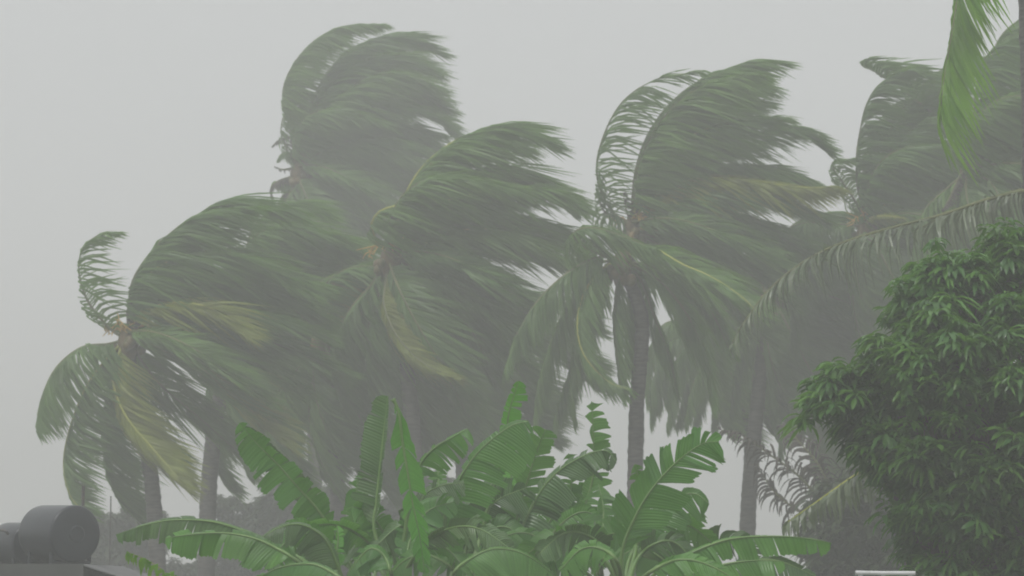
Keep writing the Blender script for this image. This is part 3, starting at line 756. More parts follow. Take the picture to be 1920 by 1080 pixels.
# ------------------------------------------------------------------ banana plants
def banana_leaf(root, pts, D, wl, wr, mat='banana', tear=0.10, lobes=9, rl=0.0, rr=0.0, droop=0.35, wind=0.25, petiole=0.22, depth=None, sweep=25, crown=None, rng=RNG, amp=0.0):
    """pts: midrib in photo pixels, base to tip; wl / wr: blade half width in pixels left / right of the travel direction."""
    lobes, tear = int(lobes * 1.7), tear * 1.25
    off = loc_of(root)
    nn = len(pts)
    amp = depth if depth is not None else rng.uniform(-0.35, 0.35)
    ctrl = [at(p[0], p[1], D + amp * ((i + 1) / nn)) for i, p in enumerate(pts)]
    if crown is not None:
        L0 = path_len(np.array(ctrl))
        c0 = np.asarray(crown)
        gap = np.linalg.norm(ctrl[0] - c0)
        ctrl = [c0] + ctrl
        petiole = (gap + petiole * 0.25 * L0) / (gap + L0)
    NS = 64
    P = spline(ctrl, NS)
    Ln = path_len(P)
    T = tangents(P)
    Rm = np.interp(np.linspace(0, 1, NS), (0, petiole, 1), (0.027, 0.015, 0.003))
    v, f = tube(P - off, Rm, 6)
    lf = None
    allV, allF, var, su, n0 = [], [], [], [], 0
    u = np.linspace(0, 1, 88)
    prof = np.minimum(1, (u / 0.16)) ** 0.55 * np.sqrt(np.clip(1 - u ** 5, 0, 1))
    sidx = (petiole + (1 - petiole) * u) * (NS - 1)

    def samp(A, q):
        q = np.clip(q, 0, NS - 1.001)
        i = q.astype(int); fr = (q - i)[:, None]
        return A[i] * (1 - fr) + A[i + 1] * fr
    mpx = D / F
    for side, wpx, roll in ((1, wl, rl), (-1, wr, rr)):
        if wpx <= 0:
            continue
        Wd = wpx * mpx
        cuts = sorted(set([0, 87] + [int(x) for x in rng.uniform(4, 84, lobes)]))
        cuts = [c for k, c in enumerate(cuts) if k == 0 or c - cuts[k - 1] > 2]
        if cuts[-1] != 87:
            cuts[-1] = 87
        for a, b in zip(cuts[:-1], cuts[1:]):
            ii = np.arange(a, b + 1)
            cen = sidx[ii].mean()
            k = 7
            tj = np.linspace(0, 1, k)
            tr = tear * rng.uniform(0.3, 1.8)
            dr = droop * rng.uniform(0.6, 1.6)
            wn = wind * rng.uniform(0.4, 2.4)
            ra = math.radians(roll + rng.normal(0, 9 + 35 * tear))
            vlen = rng.uniform(0.72, 1.06)
            swp = math.radians(sweep + rng.normal(0, 5))
            pos = samp(P, sidx[ii]); Tt = norm(samp(T, sidx[ii]))
            Bp = norm(np.cross(Tt, FWD))
            d0 = norm(side * (Bp * math.cos(ra)) - FWD * math.sin(ra))
            d0 = norm(d0 * math.cos(swp) + Tt * math.sin(swp))
            wgt = Wd * prof[ii] * vlen
            rows = []
            p = pos.copy()
            for j, t in enumerate(tj):
                if j:
                    d = norm(d0 + GRAV * dr * t + WIND * wn * t + np.array((0, -0.12, 0)) * math.sin(t * 5 + a))
                    p = p + d * (wgt / (k - 1))[:, None]
                shrink = ((cen - sidx[ii]) / (NS - 1) * Ln * tr * t ** 1.3)[:, None] * Tt
                rows.append(p + shrink)
            G = np.stack(rows, 1)          # stations, k, 3
            ns = len(ii)
            # ragged outer edge
            G[:, -1] += (G[:, -1] - G[:, -2]) * rng.uniform(-0.5, 0.25, (ns, 1))
            allV.append(G.reshape(-1, 3))
            q = np.arange(ns - 1)[:, None] * k + np.arange(k - 1)[None, :] + n0
            q = q.reshape(-1)
            allF.append(np.stack((q, q + 1, q + k + 1, q + k), 1))
            var.append(np.full(ns * k, rng.uniform(0, 1)))
            su.append(np.repeat(u[ii], k) + side * 2.0)
            n0 += ns * k
    V_ = np.vstack(allV) - off
    lf = mesh('leaf', V_, np.vstack(allF), M[mat], root, var=np.concatenate(var), smooth=True, attrs={'su': np.concatenate(su)})
    mesh('midrib', v, f, M['midrib'], lf, smooth=True)
    return lf


def banana_plant(label, stem_px, top_py, D, leaves, seed=0, rad=0.11, extra=5):
    rng = np.random.default_rng(300 + seed)
    top = at(stem_px, top_py, D)
    base = on_ground(stem_px + rng.uniform(-15, 15), top[1])
    root = thing('banana_plant', label, 'banana plant', base, 'banana plants across the foot of the picture')
    off = loc_of(root)
    P = spline([base, (base + top) / 2 + np.array((0.05, 0, 0)), top], 24)
    s = np.linspace(0, 1, 24)
    v, f = tube(P - off, rad * (1.15 - 0.62 * s) * (1 + 0.03 * np.sin(s * 40)), 12)
    mesh('stem', v, f, M['pseudo'], root, smooth=True)
    for pts, kw in leaves:
        kw = dict(kw)
        d = D + kw.pop('dd', 0.0)
        wl, wr = kw.pop('w')
        cr = None if kw.pop('free', False) else top + rng.normal(0, 0.02, 3)
        banana_leaf(root, pts, d, wl, wr, crown=cr, rng=rng, **kw)
    for k in range(extra):                       # lower leaves arching out of the crown
        sg = 1 if k % 2 else -1
        x, sp, hi = stem_px, rng.uniform(0.6, 1.15), rng.uniform(-25, 30)
        pts = [(x + sg * 35 * sp, 1045 + hi * 0.6), (x + sg * 85 * sp, 1010 + hi), (x + sg * 140 * sp, 1008 + hi), (x + sg * 200 * sp, 1050 + hi)]
        ww = (52, 34) if sg < 0 else (34, 52)
        banana_leaf(root, pts, D + rng.uniform(-0.5, 1.0), *ww, crown=top + rng.normal(0, 0.02, 3), rng=rng, rl=rng.uniform(-25, 30), rr=rng.uniform(-25, 30),
                    mat=('banana', 'banana_d', 'banana')[k % 3], droop=0.5, tear=rng.uniform(0.05, 0.25), lobes=8, depth=rng.uniform(-0.8, 0.8))
    return root


B_ = dict(mat='banana_b')
D_ = dict(mat='banana_d')
banana_plant('banana plant with two long leaves arching out to the left beside the tanks', 640, 1120, 23,
             [([(560, 1055), (518, 1028), (475, 1009), (425, 1000), (370, 1001), (310, 1009)], dict(w=(62, 30), rl=15, rr=-60, droop=0.5, tear=0.05, lobes=5, dd=-0.6, wind=0.05)),
              ([(560, 1045), (486, 1008), (440, 990), (395, 978), (330, 975), (278, 983), (217, 1003)], dict(w=(48, 25), rl=10, rr=-60, mat='banana_d', droop=0.5, tear=0.05, lobes=5, dd=0.5, wind=0.05)),
              ([(640, 1080), (615, 1020), (590, 995), (558, 983), (522, 990), (487, 1010)], dict(w=(55, 20), rl=15, rr=-60, mat='banana_d', droop=0.6, tear=0.04, lobes=4, wind=0.05)),
              ([(650, 1095), (600, 1062), (560, 1058), (520, 1066), (480, 1085)], dict(w=(70, 20), rl=25, rr=-50, droop=0.6, tear=0.04, lobes=4, dd=-1.0, wind=0.05)),
              ([(636, 1070), (632, 1040), (634, 1010), (632, 985)], dict(w=(14, 16), tear=0.4, lobes=9, droop=0.5, **B_)),
              ([(620, 1060), (590, 1050), (560, 1060), (500, 1090)], dict(w=(60, 20), rl=20, rr=-40, droop=0.6, dd=0.8)),
              ], 1, extra=1)
banana_plant('banana plant with a leaf tilted to the upper left like a rounded paddle', 690, 1110, 25.5,
             [([(625, 1000), (595, 955), (560, 915), (520, 870), (480, 830), (449, 792)], dict(w=(58, 36), rl=10, rr=20, droop=0.55, tear=0.12, lobes=12, wind=0.1, sweep=15)),
              ([(620, 1000), (590, 950), (545, 900), (500, 850), (452, 800)], dict(w=(30, 30), rl=-30, rr=10, droop=0.3, tear=0.05, lobes=5, dd=0.7, mat='banana_d')),
              ([(690, 1060), (672, 1010), (662, 965), (672, 935), (690, 925)], dict(w=(26, 40), rl=10, rr=10, droop=0.6, tear=0.15, lobes=8, wind=0.2)),
              ([(650, 1060), (600, 1040), (545, 1035), (490, 1050)], dict(w=(60, 30), rl=30, rr=-40, droop=0.5, mat='banana_d', dd=0.6)),
              ], 2, extra=2)
banana_plant('banana plant with one stiff upright leaf and a snapped bright green leaf hanging beside it', 745, 1115, 24,
             [([(703, 1000), (706, 940), (712, 880), (719, 810), (727, 742)], dict(w=(50, 10), rl=5, rr=40, droop=0.12, tear=0.04, lobes=5, wind=0.05, sweep=22, mat='banana_d')),
              ([(737, 748), (748, 775), (755, 830), (765, 890), (775, 950), (788, 1010), (796, 1075)], dict(w=(44, 40), rl=30, rr=30, droop=0.7, tear=0.2, lobes=9, free=True, petiole=0.02, dd=-0.5, wind=0.05, sweep=30, **B_)),
              ([(762, 980), (772, 915), (790, 868), (815, 840), (845, 822), (878, 804)], dict(petiole=1.5, w=(8, 62), rl=-40, rr=10, droop=0.6, tear=0.2, lobes=10, wind=0.1)),
              ([(770, 1030), (770, 985), (795, 930), (830, 910), (870, 905)], dict(w=(20, 60), rl=-30, rr=20, droop=0.5, dd=0.4, **D_)),
              ([(735, 1080), (722, 1045), (700, 1028), (680, 1040), (650, 1080)], dict(w=(60, 20), rl=30, rr=-40, droop=0.6, dd=-1.2, tear=0.04, lobes=4, wind=0.0)),
              ([(760, 1060), (770, 1010), (800, 960), (850, 940)], dict(w=(40, 60), rl=10, rr=20, droop=0.5, dd=-0.2)),
              ([(690, 1020), (676, 975), (668, 930), (672, 890)], dict(w=(24, 28), tear=0.3, lobes=12, droop=0.6, dd=0.8)),
              ([(790, 1010), (812, 960), (822, 915), (820, 870)], dict(w=(28, 26), tear=0.35, lobes=12, droop=0.6, dd=1.0)),
              ([(740, 1050), (720, 1000), (690, 960), (660, 950)], dict(w=(50, 30), rl=20, rr=0, droop=0.5, dd=0.3)),
              ], 3)
banana_plant('banana plant in the middle with broad blades fanned right and a small bright top leaf', 870, 1125, 24.5,
             [([(832, 1000), (845, 940), (862, 898), (893, 852), (930, 818), (962, 797), (992, 790)], dict(w=(16, 95), rl=-30, rr=8, droop=0.5, tear=0.06, lobes=7, wind=0.1, sweep=30)),
              ([(900, 1010), (930, 900), (948, 830), (954, 775), (973, 713)], dict(w=(16, 34), rl=10, rr=5, droop=0.35, tear=0.18, lobes=9, wind=0.1, petiole=1.6, dd=0.5, **B_)),
              ([(850, 1080), (885, 1046), (930, 1029), (985, 1040), (1040, 1078)], dict(w=(10, 80), rl=-40, rr=35, droop=0.6, tear=0.03, lobes=3, dd=-1.6, wind=0.0)),
              ([(870, 1050), (890, 990), (930, 940), (985, 915)], dict(w=(40, 70), rl=0, rr=20, droop=0.5, dd=0.8, **D_)),
              ([(850, 1060), (830, 1010), (825, 960), (850, 920)], dict(w=(50, 55), rl=20, rr=10, droop=0.4, dd=0.2)),
              ([(850, 1070), (800, 1040), (760, 1050), (720, 1090)], dict(w=(70, 20), rl=30, rr=-30, droop=0.5, dd=-0.8)),
              ([(880, 1060), (940, 1010), (990, 1000), (1040, 1030)], dict(w=(20, 70), rl=-20, rr=25, droop=0.5, dd=0.4)),
              ([(840, 1050), (870, 970), (900, 930), (940, 890)], dict(w=(30, 80), rl=-10, rr=10, droop=0.4, dd=1.0, **D_)),
              ], 4)
banana_plant('banana plant right of the middle with a bowed dark leaf and ragged vertical strips', 1010, 1120, 26,
             [([(968, 1010), (976, 946), (990, 897), (1006, 848), (1023, 805)], dict(w=(55, 46), rl=10, rr=0, droop=0.3, tear=0.16, lobes=11, wind=0.1, sweep=30)),
              ([(975, 1020), (1000, 945), (1040, 890), (1092, 856), (1136, 845), (1156, 868)], dict(w=(20, 66), rl=-40, rr=15, droop=0.55, tear=0.14, lobes=9, wind=0.15, dd=-0.7, mat='banana_d')),
              ([(1080, 1000), (1100, 940), (1112, 890), (1113, 830), (1109, 752)], dict(w=(20, 42), rl=-10, rr=10, droop=0.4, tear=0.4, lobes=12, wind=0.3, dd=0.5)),
              ([(1040, 1010), (1062, 950), (1072, 900), (1066, 850)], dict(w=(30, 30), tear=0.32, lobes=13, droop=0.6, dd=0.8, wind=0.2)),
              ([(985, 1010), (965, 950), (958, 900), (962, 850)], dict(w=(26, 30), tear=0.3, lobes=12, droop=0.5, dd=1.0, **B_)),
              ([(1010, 1050), (1050, 985), (1100, 960), (1150, 1000)], dict(w=(20, 60), rl=-20, rr=20, droop=0.5, dd=0.2)),
              ([(1000, 1060), (985, 1020), (975, 1000), (950, 1040)], dict(w=(50, 20), rl=30, rr=-20, droop=0.5, dd=-0.6)),
              ([(1030, 1070), (1080, 1020), (1140, 1010), (1200, 1050)], dict(w=(20, 60), rl=-20, rr=30, droop=0.5, dd=-0.9)),
              ([(1000, 1050), (1030, 980), (1060, 930), (1100, 910)], dict(w=(30, 60), rl=0, rr=20, droop=0.5, dd=0.9)),
              ], 5)
banana_plant('banana plant under the bare palm trunk, its leaf split like a comb', 1135, 1110, 27,
             [([(1124, 1030), (1131, 985), (1130, 945), (1122, 908)], dict(w=(50, 48), rl=10, rr=10, droop=0.65, tear=0.35, lobes=11, wind=0.05, sweep=10, dd=-2.2)),
              ([(1110, 1050), (1080, 1010), (1050, 990), (1020, 1010)], dict(w=(50, 20), rl=20, rr=-20, droop=0.5)),
              ([(1160, 1060), (1200, 1020), (1240, 1020), (1280, 1060)], dict(w=(20, 55), rl=-20, rr=30, droop=0.5)),
              ([(1100, 1075), (1060, 1062), (1010, 1066), (960, 1090)], dict(w=(50, 20), rl=30, rr=-30, droop=0.5, dd=-1.0)),
              ], 6)
banana_plant('banana plant with the largest leaf, a broad torn blade leaning up to the right', 1170, 1130, 23,
             [([(1166, 1040), (1192, 967), (1227, 911), (1270, 865), (1315, 833), (1348, 828)], dict(w=(58, 84), rl=5, rr=0, droop=0.35, tear=0.13, lobes=9, wind=0.12, sweep=38, petiole=0.1)),
              ([(1180, 1050), (1220, 985), (1260, 940), (1300, 925), (1330, 945)], dict(w=(20, 70), rl=-20, rr=15, droop=0.5, tear=0.08, lobes=5, dd=0.9)),
              ([(1230, 1075), (1290, 1040), (1360, 1013), (1430, 1006), (1500, 1008), (1560, 1018)], dict(w=(10, 50), rl=-50, rr=10, droop=0.6, tear=0.14, lobes=9, wind=0.05, dd=-0.4)),
              ([(1230, 1100), (1290, 1078), (1360, 1058), (1420, 1051), (1470, 1053)], dict(w=(10, 60), rl=-50, rr=30, droop=0.5, tear=0.05, lobes=4, wind=0.05, dd=-1.2)),
              ([(1200, 1000), (1206, 950), (1200, 905), (1190, 870)], dict(w=(26, 24), tear=0.3, lobes=12, droop=0.6, dd=1.2)),
              ([(1160, 1060), (1130, 1030), (1090, 1030), (1050, 1070)], dict(w=(60, 20), rl=30, rr=-20, droop=0.5, dd=-1.2)),
              ([(1210, 1080), (1270, 1050), (1330, 1060), (1400, 1100)], dict(w=(20, 60), rl=-20, rr=35, droop=0.5, dd=-2.0)),
              ], 7)
banana_plant('low banana plant at the bottom edge with flat overlapping blades under the torn leaf', 1290, 1140, 24.5,
             [([(1270, 1080), (1230, 1040), (1190, 1030), (1140, 1060)], dict(w=(60, 20), rl=30, rr=-20, droop=0.5)),
              ([(1320, 1100), (1380, 1060), (1450, 1050), (1530, 1080)], dict(w=(20, 60), rl=-20, rr=30, droop=0.5, mat='banana_d')),
              ([(1285, 1080), (1275, 1040), (1285, 1000), (1310, 965)], dict(w=(30, 40), rl=10, rr=10, droop=0.5, dd=0.8)),
              ], 8, extra=2)


# ------------------------------------------------------------------ broadleaf tree at the right
def spray_mesh(name, mat, rng, nleaf=13, L=0.2, drop=0.55, wd=0.05):
    V, Fc, var = [], [], []
    n0 = 0
    for i in range(nleaf):
        a = i * 2.4 + rng.uniform(-0.3, 0.3)
        el = rng.uniform(-0.3, 0.75)
        e = np.array((math.cos(a) * math.cos(el), math.sin(a) * math.cos(el), math.sin(el)))
        p = np.array((0, 0, -0.06 * i / nleaf)) + e * 0.015
        ln = L * rng.uniform(0.75, 1.2)
        side = norm(np.cross(e, (0, 0, 1.0)))
        vv = rng.uniform(0, 1)
        prof = (0.2, 0.85, 1.0, 0.72, 0.05)
        d = e
        for j, w_ in enumerate(prof):
            if j:
                d = norm(e + np.array((0.28, 0, -1.0)) * drop * (j / 4) ** 1.1 * 1.6)
                p = p + d * ln / 4
            up = norm(np.cross(side, d))
            V += [p - side * wd / 2 * w_ + up * 0.006 * w_, p - up * 0.006 * w_, p + side * wd / 2 * w_ + up * 0.006 * w_]
            var += [vv] * 3
        for j in range(4):
            a0 = n0 + j * 3
            Fc += [(a0, a0 + 1, a0 + 4, a0 + 3), (a0 + 1, a0 + 2, a0 + 5, a0 + 4)]
        n0 += 15
    me = bpy.data.meshes.new(name)
    me.from_pydata([tuple(x) for x in V], [], Fc)
    me.materials.append(mat)
    a_ = me.attributes.new('var', 'FLOAT', 'POINT')
    a_.data.foreach_set('value', np.asarray(var, np.float32))
    me.polygons.foreach_set('use_smooth', [True] * len(me.polygons))
    return me, np.array(V), np.array(Fc), np.array(var)


def broadleaf(name, label, cat, D, lumps, base_px, seed, n_target, mats, nparts=0, trunk_r=0.2, leaf=0.2, group=None, wd=0.05, per=13, crad=0.24):
    rng = np.random.default_rng(seed)
    C = np.array([at(x, y, D + dd) for x, y, r, dd in lumps])
    Rr = np.array([r * D / F for x, y, r, dd in lumps])
    base = on_ground(base_px, float(np.mean(C[:, 1])) + 0.3)
    root = thing(name, label, cat, base, group)
    off = loc_of(root)
    fork = base + np.array((0.0, 0, max(0.5, (C[:, 2].min()) * 0.6)))
    v, f = tube(spline([base, (base + fork) / 2 + np.array((0.05, 0, 0)), fork], 12) - off, np.linspace(1.3, 0.9, 12) * trunk_r, 10)
    mesh('trunk', v, f, M['bark'], root, smooth=True)
    for c, r in zip(C, Rr):
        P = spline([fork - np.array((0, 0, 0.1)), fork * 0.5 + c * 0.5 + np.array((0, 0, -0.12)) + rng.normal(0, 0.1, 3), c, c + rng.normal(0, 0.3, 3) * r], 14)
        parts = [tube(P - off, np.linspace(trunk_r * 0.5, 0.015, 14), 6)]
        for q in range(6):
            e = norm(rng.normal(0, 1, 3)) * r * 0.8
            parts.append(tube(spline([P[9], c + e * 0.5 + np.array((0, 0, 0.05)), c + e], 6) - off, np.linspace(0.03, 0.008, 6), 4))
        v, f = join(parts)
        mesh('branch', v, f, M['bark'], root)
    variants = [spray_mesh(name + '_spray', mats[i % len(mats)], rng, L=leaf * rng.uniform(0.75, 1.3), wd=wd * rng.uniform(0.85, 1.25), drop=rng.uniform(0.45, 1.1)) for i in range(8)]
    pts = []
    tot = (Rr ** 2).sum()
    for i, (c, r) in enumerate(zip(C, Rr)):
        k = int(n_target * r * r / tot * 1.6)
        ncl = max(5, int(k / per))
        ce = norm(rng.normal(0, 1, (ncl, 3)) + np.array((0, -0.45, 0.25)))
        cc = c + ce * (r * rng.uniform(0.6, 1.15, ncl))[:, None]
        cr = crad * rng.uniform(0.6, 1.35, ncl)
        own = rng.integers(0, ncl, k)
        e = norm(rng.normal(0, 1, (k, 3)) + ce[own] * 0.9 + np.array((0, 0, 0.35)))
        q = cc[own] + e * (cr[own] * rng.uniform(0.6, 1.05, k))[:, None] * np.array((1.1, 1.1, 1.0)) + rng.normal(0, 0.05, (k, 3))
        dist = np.linalg.norm(q[:, None, :] - C[None], axis=2) / Rr[None]
        dist[:, i] = 9
        keep = (dist.min(1) > 0.7) | (rng.random(k) < 0.15)
        keep &= q[:, 2] > 0.25
        pts.append(q[keep])
    Q = np.vstack(pts)
    order = np.argsort(Q[:, 1])
    Q = Q[order]
    npart = min(nparts, len(Q))
    # nearest and in frame first
    px = 960 + Q[:, 0] / Q[:, 1] * F
    vis = (px < 1935) & (px > -15)
    idx = np.concatenate((np.where(vis)[0], np.where(~vis)[0]))
    Q = Q[idx]
    mv, mf, mvar, n0 = [], [], [], 0
    mats_i = []
    for i, q in enumerate(Q):
        k = int(rng.integers(0, 8))
        sc = rng.uniform(0.75, 1.25)
        rz = rng.uniform(0, 6.28)
        tx, ty = rng.normal(0, 0.25, 2)
        if i < npart:
            o = bpy.data.objects.new('leaf_spray', variants[k][0])
            COL.objects.link(o)
            o.parent = root
            o.location = q - off
            o.rotation_euler = (tx, ty, rz)
            o.scale = (sc, sc, sc)
        else:
            cz, sz = math.cos(rz), math.sin(rz)
            R = np.array(((cz, -sz, 0), (sz, cz, 0), (tx * 0.5, ty * 0.5, 1)))
            mv.append(variants[k][1] @ R.T * sc + q - off)
            mf.append(variants[k][2] + n0)
            mvar.append(variants[k][3])
            mats_i += [k % len(mats)] * len(variants[k][2])
            n0 += len(variants[k][1])
    if mv:
        fo = mesh('foliage', np.vstack(mv), np.vstack(mf), mats[0], root, var=np.concatenate(mvar), smooth=True)
        for m_ in mats[1:]:
            fo.data.materials.append(m_)
        fo.data.polygons.foreach_set('material_index', mats_i)
        fo['kind'] = 'stuff'
    return root


broadleaf('broadleaf_tree', 'dense dark green broadleaf tree with drooping narrow leaves at lower right', 'tree', 27,
          [(1885, 545, 85, 0), (1800, 590, 85, -.2), (1725, 610, 70, .1), (1690, 690, 65, -.3), (1790, 690, 100, -.5), (1890, 660, 100, -.3),
           (1620, 740, 62, -.2), (1588, 765, 34, -.1), (1660, 790, 65, 0), (1745, 800, 85, -.6), (1850, 790, 110, -.8), (1740, 880, 70, -.2),
           (1830, 900, 100, -.6), (1905, 900, 90, -.5), (1672, 820, 50, -.4), (1715, 865, 50, -.5), (1735, 935, 45, -.3), (1750, 1000, 45, -.2), (1800, 1060, 80, -.4), (1900, 1090, 80, -.4), (1745, 960, 60, .1), (1760, 1020, 50, .3), (1860, 1010, 95, -.1), (1960, 760, 140, .2), (1975, 960, 140, .3),
           (1960, 560, 110, .3)],
          1890, 21, 2700, [M['mango'], M['mango_l'], M['mango']], nparts=290, trunk_r=0.17, leaf=0.185, wd=0.040, per=17, crad=0.20)

SH = [('grey-green shrub at the foot of the leftmost palm, beside the tank', 235, 62, [(225, 985, 30, 0), (250, 1015, 40, .2), (205, 1045, 45, 0), (275, 1065, 50, .3), (230, 1110, 65, -.4), (300, 1130, 65, -.2), (170, 1120, 60, 0)], 31),
      ('rounded shrub between the two left palm trunks', 445, 64, [(432, 972, 22, 0), (450, 1005, 38, .2), (480, 1050, 55, 0), (420, 1060, 50, .2), (380, 1110, 60, -.3), (460, 1130, 65, -.2)], 32),
      ('misty dark shrub behind the paddle-shaped banana leaf', 560, 63, [(560, 940, 50, 0), (520, 990, 60, .3), (600, 990, 55, .2), (560, 1060, 70, 0)], 33),
      ('shrub standing low behind the upright banana leaf', 770, 62, [(760, 960, 55, 0), (820, 980, 55, .3), (790, 1050, 70, 0), (700, 1030, 50, .2)], 34),
      ('shrub low in the dark gap under the broadleaf tree', 1640, 47, [(1640, 960, 60, 0), (1600, 1020, 60, .3), (1690, 1020, 60, .2), (1640, 1080, 70, 0)], 35)]
for lab, bx_, D, lumps, sd_ in SH:
    broadleaf('shrub', lab, 'shrub', D + (16 if D > 50 else 0), lumps, bx_, sd_, 1100, [M['shrub']], 0, 0.06, 0.26, 'shrubs at the foot of the grove', 0.08, 40, 0.5)

# ------------------------------------------------------------------ shed with water tanks, bottom left
DS = 37.0
pm = DS / F
shed_c = at(70, 1058, DS)
zt = shed_c[2]
xl, xr = shed_c[0] - 2.2, at(178, 1058, DS)[0]
y0, y1 = shed_c[1] - 1.0, shed_c[1] + 2.6
shed = thing('shed', 'low concrete shed with sloping dark roof at the bottom left, under the tanks', 'shed', (xl + 1.5, y0, 0))
so = loc_of(shed)
v, f = box(xl, xr - 0.05, y0 + 0.15, y1 - 0.15, -0.1, zt - 0.16)
mesh('wall', v - so, f, M['concrete'], shed)
v, f = box(xl - 0.15, xr, y0, y1, zt - 0.158, zt)
mesh('roof_slab', v - so, f, M['concrete'], shed)
# lean-to roof of corrugated sheets sloping down to the right
for i in range(4):
    ya, yb = y0 + i * (y1 - y0) / 4 + 0.004, y0 + (i + 1) * (y1 - y0) / 4 - 0.004
    n_ = 25
    V, Fc = [], []
    for j in range(n_):
        yy = ya + (yb - ya) * j / (n_ - 1)
        zz = 0.018 * math.sin(j * math.pi / 2)
        V += [(xr + 0.003, yy, zt - 0.02 + zz), (xr + 1.9, yy, zt - 0.62 + zz), (xr + 0.003, yy, zt - 0.032 + zz), (xr + 1.9, yy, zt - 0.632 + zz)]
    for j in range(n_ - 1):
        a = j * 4
        Fc += [(a, a + 1, a + 5, a + 4), (a + 2, a + 6, a + 7, a + 3), (a + 1, a + 3, a + 7, a + 5), (a, a + 4, a + 6, a + 2)]
    mesh('roof_sheet', np.array(V) - so, Fc, M['roof'], shed)
v, f = join([box(xr + 1.7, xr + 1.8, yy, yy + 0.1, -0.1, zt - 0.60) for yy in (y0 + 0.1, y1 - 0.2)])
mesh('post', v - so, f, M['concrete'], shed)


def drum(label, c, axis, r, L, stub=True):
    """Lying cylindrical tank: dished ends, rims, hoops, cradle and outlet."""
    axis = np.asarray(axis, float); axis /= np.linalg.norm(axis)
    root = thing('water_tank', label, 'water tank', tuple(c - np.array((0, 0, r))), 'tanks on the shed roof')
    off = loc_of(root)
    prof = [(-0.5, 0.0), (-0.495, 0.5), (-0.475, 0.86), (-0.455, 0.95), (-0.42, 0.992), (-0.40, 1.0), (0.0, 1.0), (0.36, 1.0), (0.385, 0.998), (0.40, 0.985), (0.412, 0.96),
            (0.42, 0.92), (0.432, 0.75), (0.44, 0.5), (0.445, 0.0)]
    P = np.array([c + axis * L * a for a, b in prof]); R = np.array([max(b, 0.002) * r for a, b in prof])
    # own frame, since the profile steps back on itself
    A = norm(np.cross(axis, (0, 0, 1.0))); Bv = np.cross(axis, A)
    k = 40
    th = np.linspace(0, 2 * math.pi, k, endpoint=False)
    V = (P[:, None] + R[:, None, None] * (A * np.cos(th)[:, None] + Bv * np.sin(th)[:, None])[None]).reshape(-1, 3)
    Fc = [(i * k + j, i * k + (j + 1) % k, (i + 1) * k + (j + 1) % k, (i + 1) * k + j) for i in range(len(P) - 1) for j in range(k)]
    mesh('tank_body', V - off, Fc, M['tank'], root, smooth=True)
    # manhole lid on the end
    e = c + axis * L * 0.447
    v, f = tube(np.array((e - axis * 0.02, e, e + axis * 0.008)) - off, (r * 0.3, r * 0.3, r * 0.27), 20)
    mesh('lid', v, f, M['tank'], root)
    for s in (-0.28, 0.28):
        m = c + axis * L * s
        wv = A * r * 0.75
        ps = []
        bot = c[2] - r * 1.02
        for q in (-1, 1):
            a = m + wv * q
            b = np.array((a[0], a[1], bot))
            top = m + wv * q * 1.0 + np.array((0, 0, -r * 0.62))
            ps.append(tube(np.array((b, (b + top) / 2, top)), 0.03, 6))
        ps.append(tube(np.array((m + wv + np.array((0, 0, -r * 0.98)), m + np.array((0, 0, -r * 1.0)), m - wv + np.array((0, 0, -r * 0.98)))), 0.03, 6))
        v, f = join(ps)
        mesh('cradle', v - off, f, M['tank'], root)
    if stub:
        b = c + axis * L * 0.40 + np.array((0.09, 0, r * 0.97))
        v, f = tube(np.array((b, b + np.array((0, 0, 0.12)), b + np.array((0, 0, 0.25)))) - off, 0.02, 8)
        mesh('vent_pipe', v, f, M['pipe'], root)
    return root


ax = np.array((0.62, -0.78, -0.02))
drum('large dark lying drum tank with round end facing the viewer, bottom left', at(112, 1001, DS), ax, 0.355, 0.95)
drum('smaller dark drum tank partly hidden behind the large one at the left edge', at(38, 1020, DS + 0.8), ax, 0.27, 0.7, False)
# water hose from the left into the small tank
P = spline([at(-60, 985, DS + .6), at(-20, 996, DS + .6), at(6, 994, DS + .5), at(16, 1002, DS + .5)], 14)
hs = thing('water_hose', 'thin dark hose running into the smaller tank from the left edge', 'hose', tuple(P[-1]))
v, f = tube(P - loc_of(hs), 0.018, 6); mesh('hose', v, f, M['pipe'], hs, smooth=True)
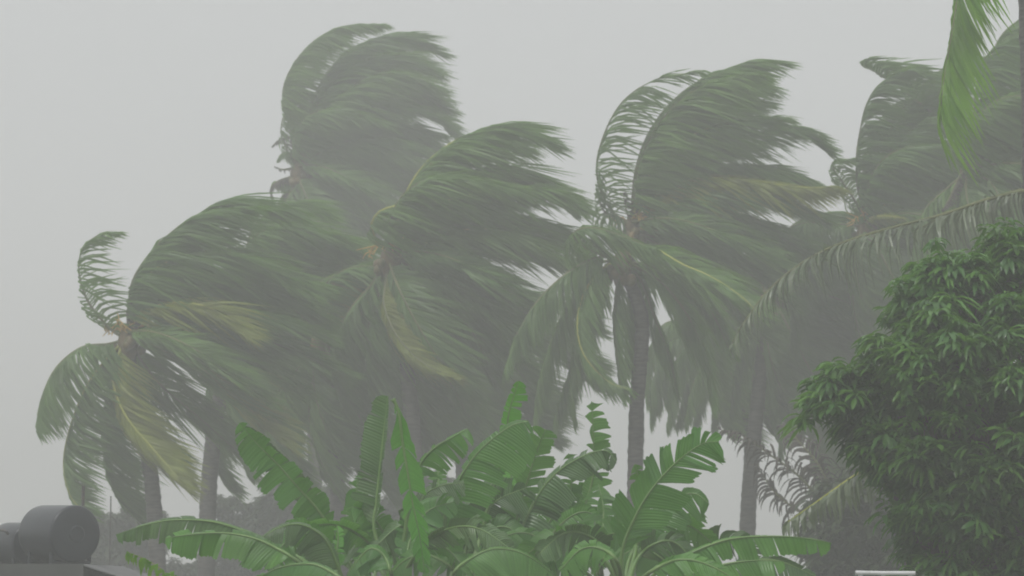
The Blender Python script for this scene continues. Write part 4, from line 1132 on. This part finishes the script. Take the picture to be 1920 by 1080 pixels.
# thin pole between tank and shrub
pb = on_ground(208, 50)
pl = thing('thin_pole', 'thin upright pole between the tank and the first shrub', 'pole', tuple(pb))
v, f = tube(np.array((pb, (pb + at(208, 930, 50)) / 2, at(208, 930, 50))) - pb, (0.018, 0.015, 0.012), 6); mesh('pole_shaft', v, f, M['pipe'], pl)
v, f = tube(np.array((at(208, 968, 50), at(213, 972, 50), at(219, 980, 50))) - pb, 0.01, 5); mesh('hook', v, f, M['pipe'], pl)

# ------------------------------------------------------------------ white pipe frame at the bottom right
DR = 24.0
a0, a1, am = at(1604, 1074, DR), at(1716, 1075, DR), at(1656, 1075, DR)
fr = thing('pipe_frame', 'white painted pipe frame just entering the bottom edge under the broadleaf tree', 'frame', (am[0], am[1], 0))
fo_ = loc_of(fr)
v, f = tube(np.array((a0, am, a1)) - fo_, 0.019, 10); mesh('top_rail', v, f, M['white'], fr)
for q, o_ in ((am, 0), (a1, -0.04), (a0, 0.04)):
    b = q + np.array((o_, 0, -0.022)); gd = np.array((b[0], b[1], -0.05))
    v, f = tube(np.array((gd, (gd + b) / 2, b)) - fo_, 0.022, 8); mesh('post', v, f, M['white'], fr)
lw = np.array((0, 0, -0.9))
v, f = tube(np.array((a0 + lw, am + lw, a1 + lw)) - fo_, 0.018, 8); mesh('lower_rail', v, f, M['white'], fr)

# ------------------------------------------------------------------ the rain haze
hz, hm = None, bpy.data.materials.new('rain_haze')
hm.use_nodes = True
hn = hm.node_tree.nodes
hn.remove(hn['Principled BSDF'])
pv = hn.new('ShaderNodeVolumePrincipled')
pv.inputs['Color'].default_value = (0.99, 0.995, 0.995, 1)
pv.inputs['Density'].default_value = HAZE_DENSITY
pv.inputs['Density Attribute'].default_value = ''
pv.inputs['Temperature Attribute'].default_value = ''
pv.inputs['Anisotropy'].default_value = 0.15
hm.node_tree.links.new(pv.outputs['Volume'], hn['Material Output'].inputs['Volume'])
v, f = box(-gr - 5, gr + 5, 150 - gr - 5, 150 + gr + 5, -1.4, 18.0)
hz = mesh('haze', v, f, hm)
hz['kind'] = 'stuff'
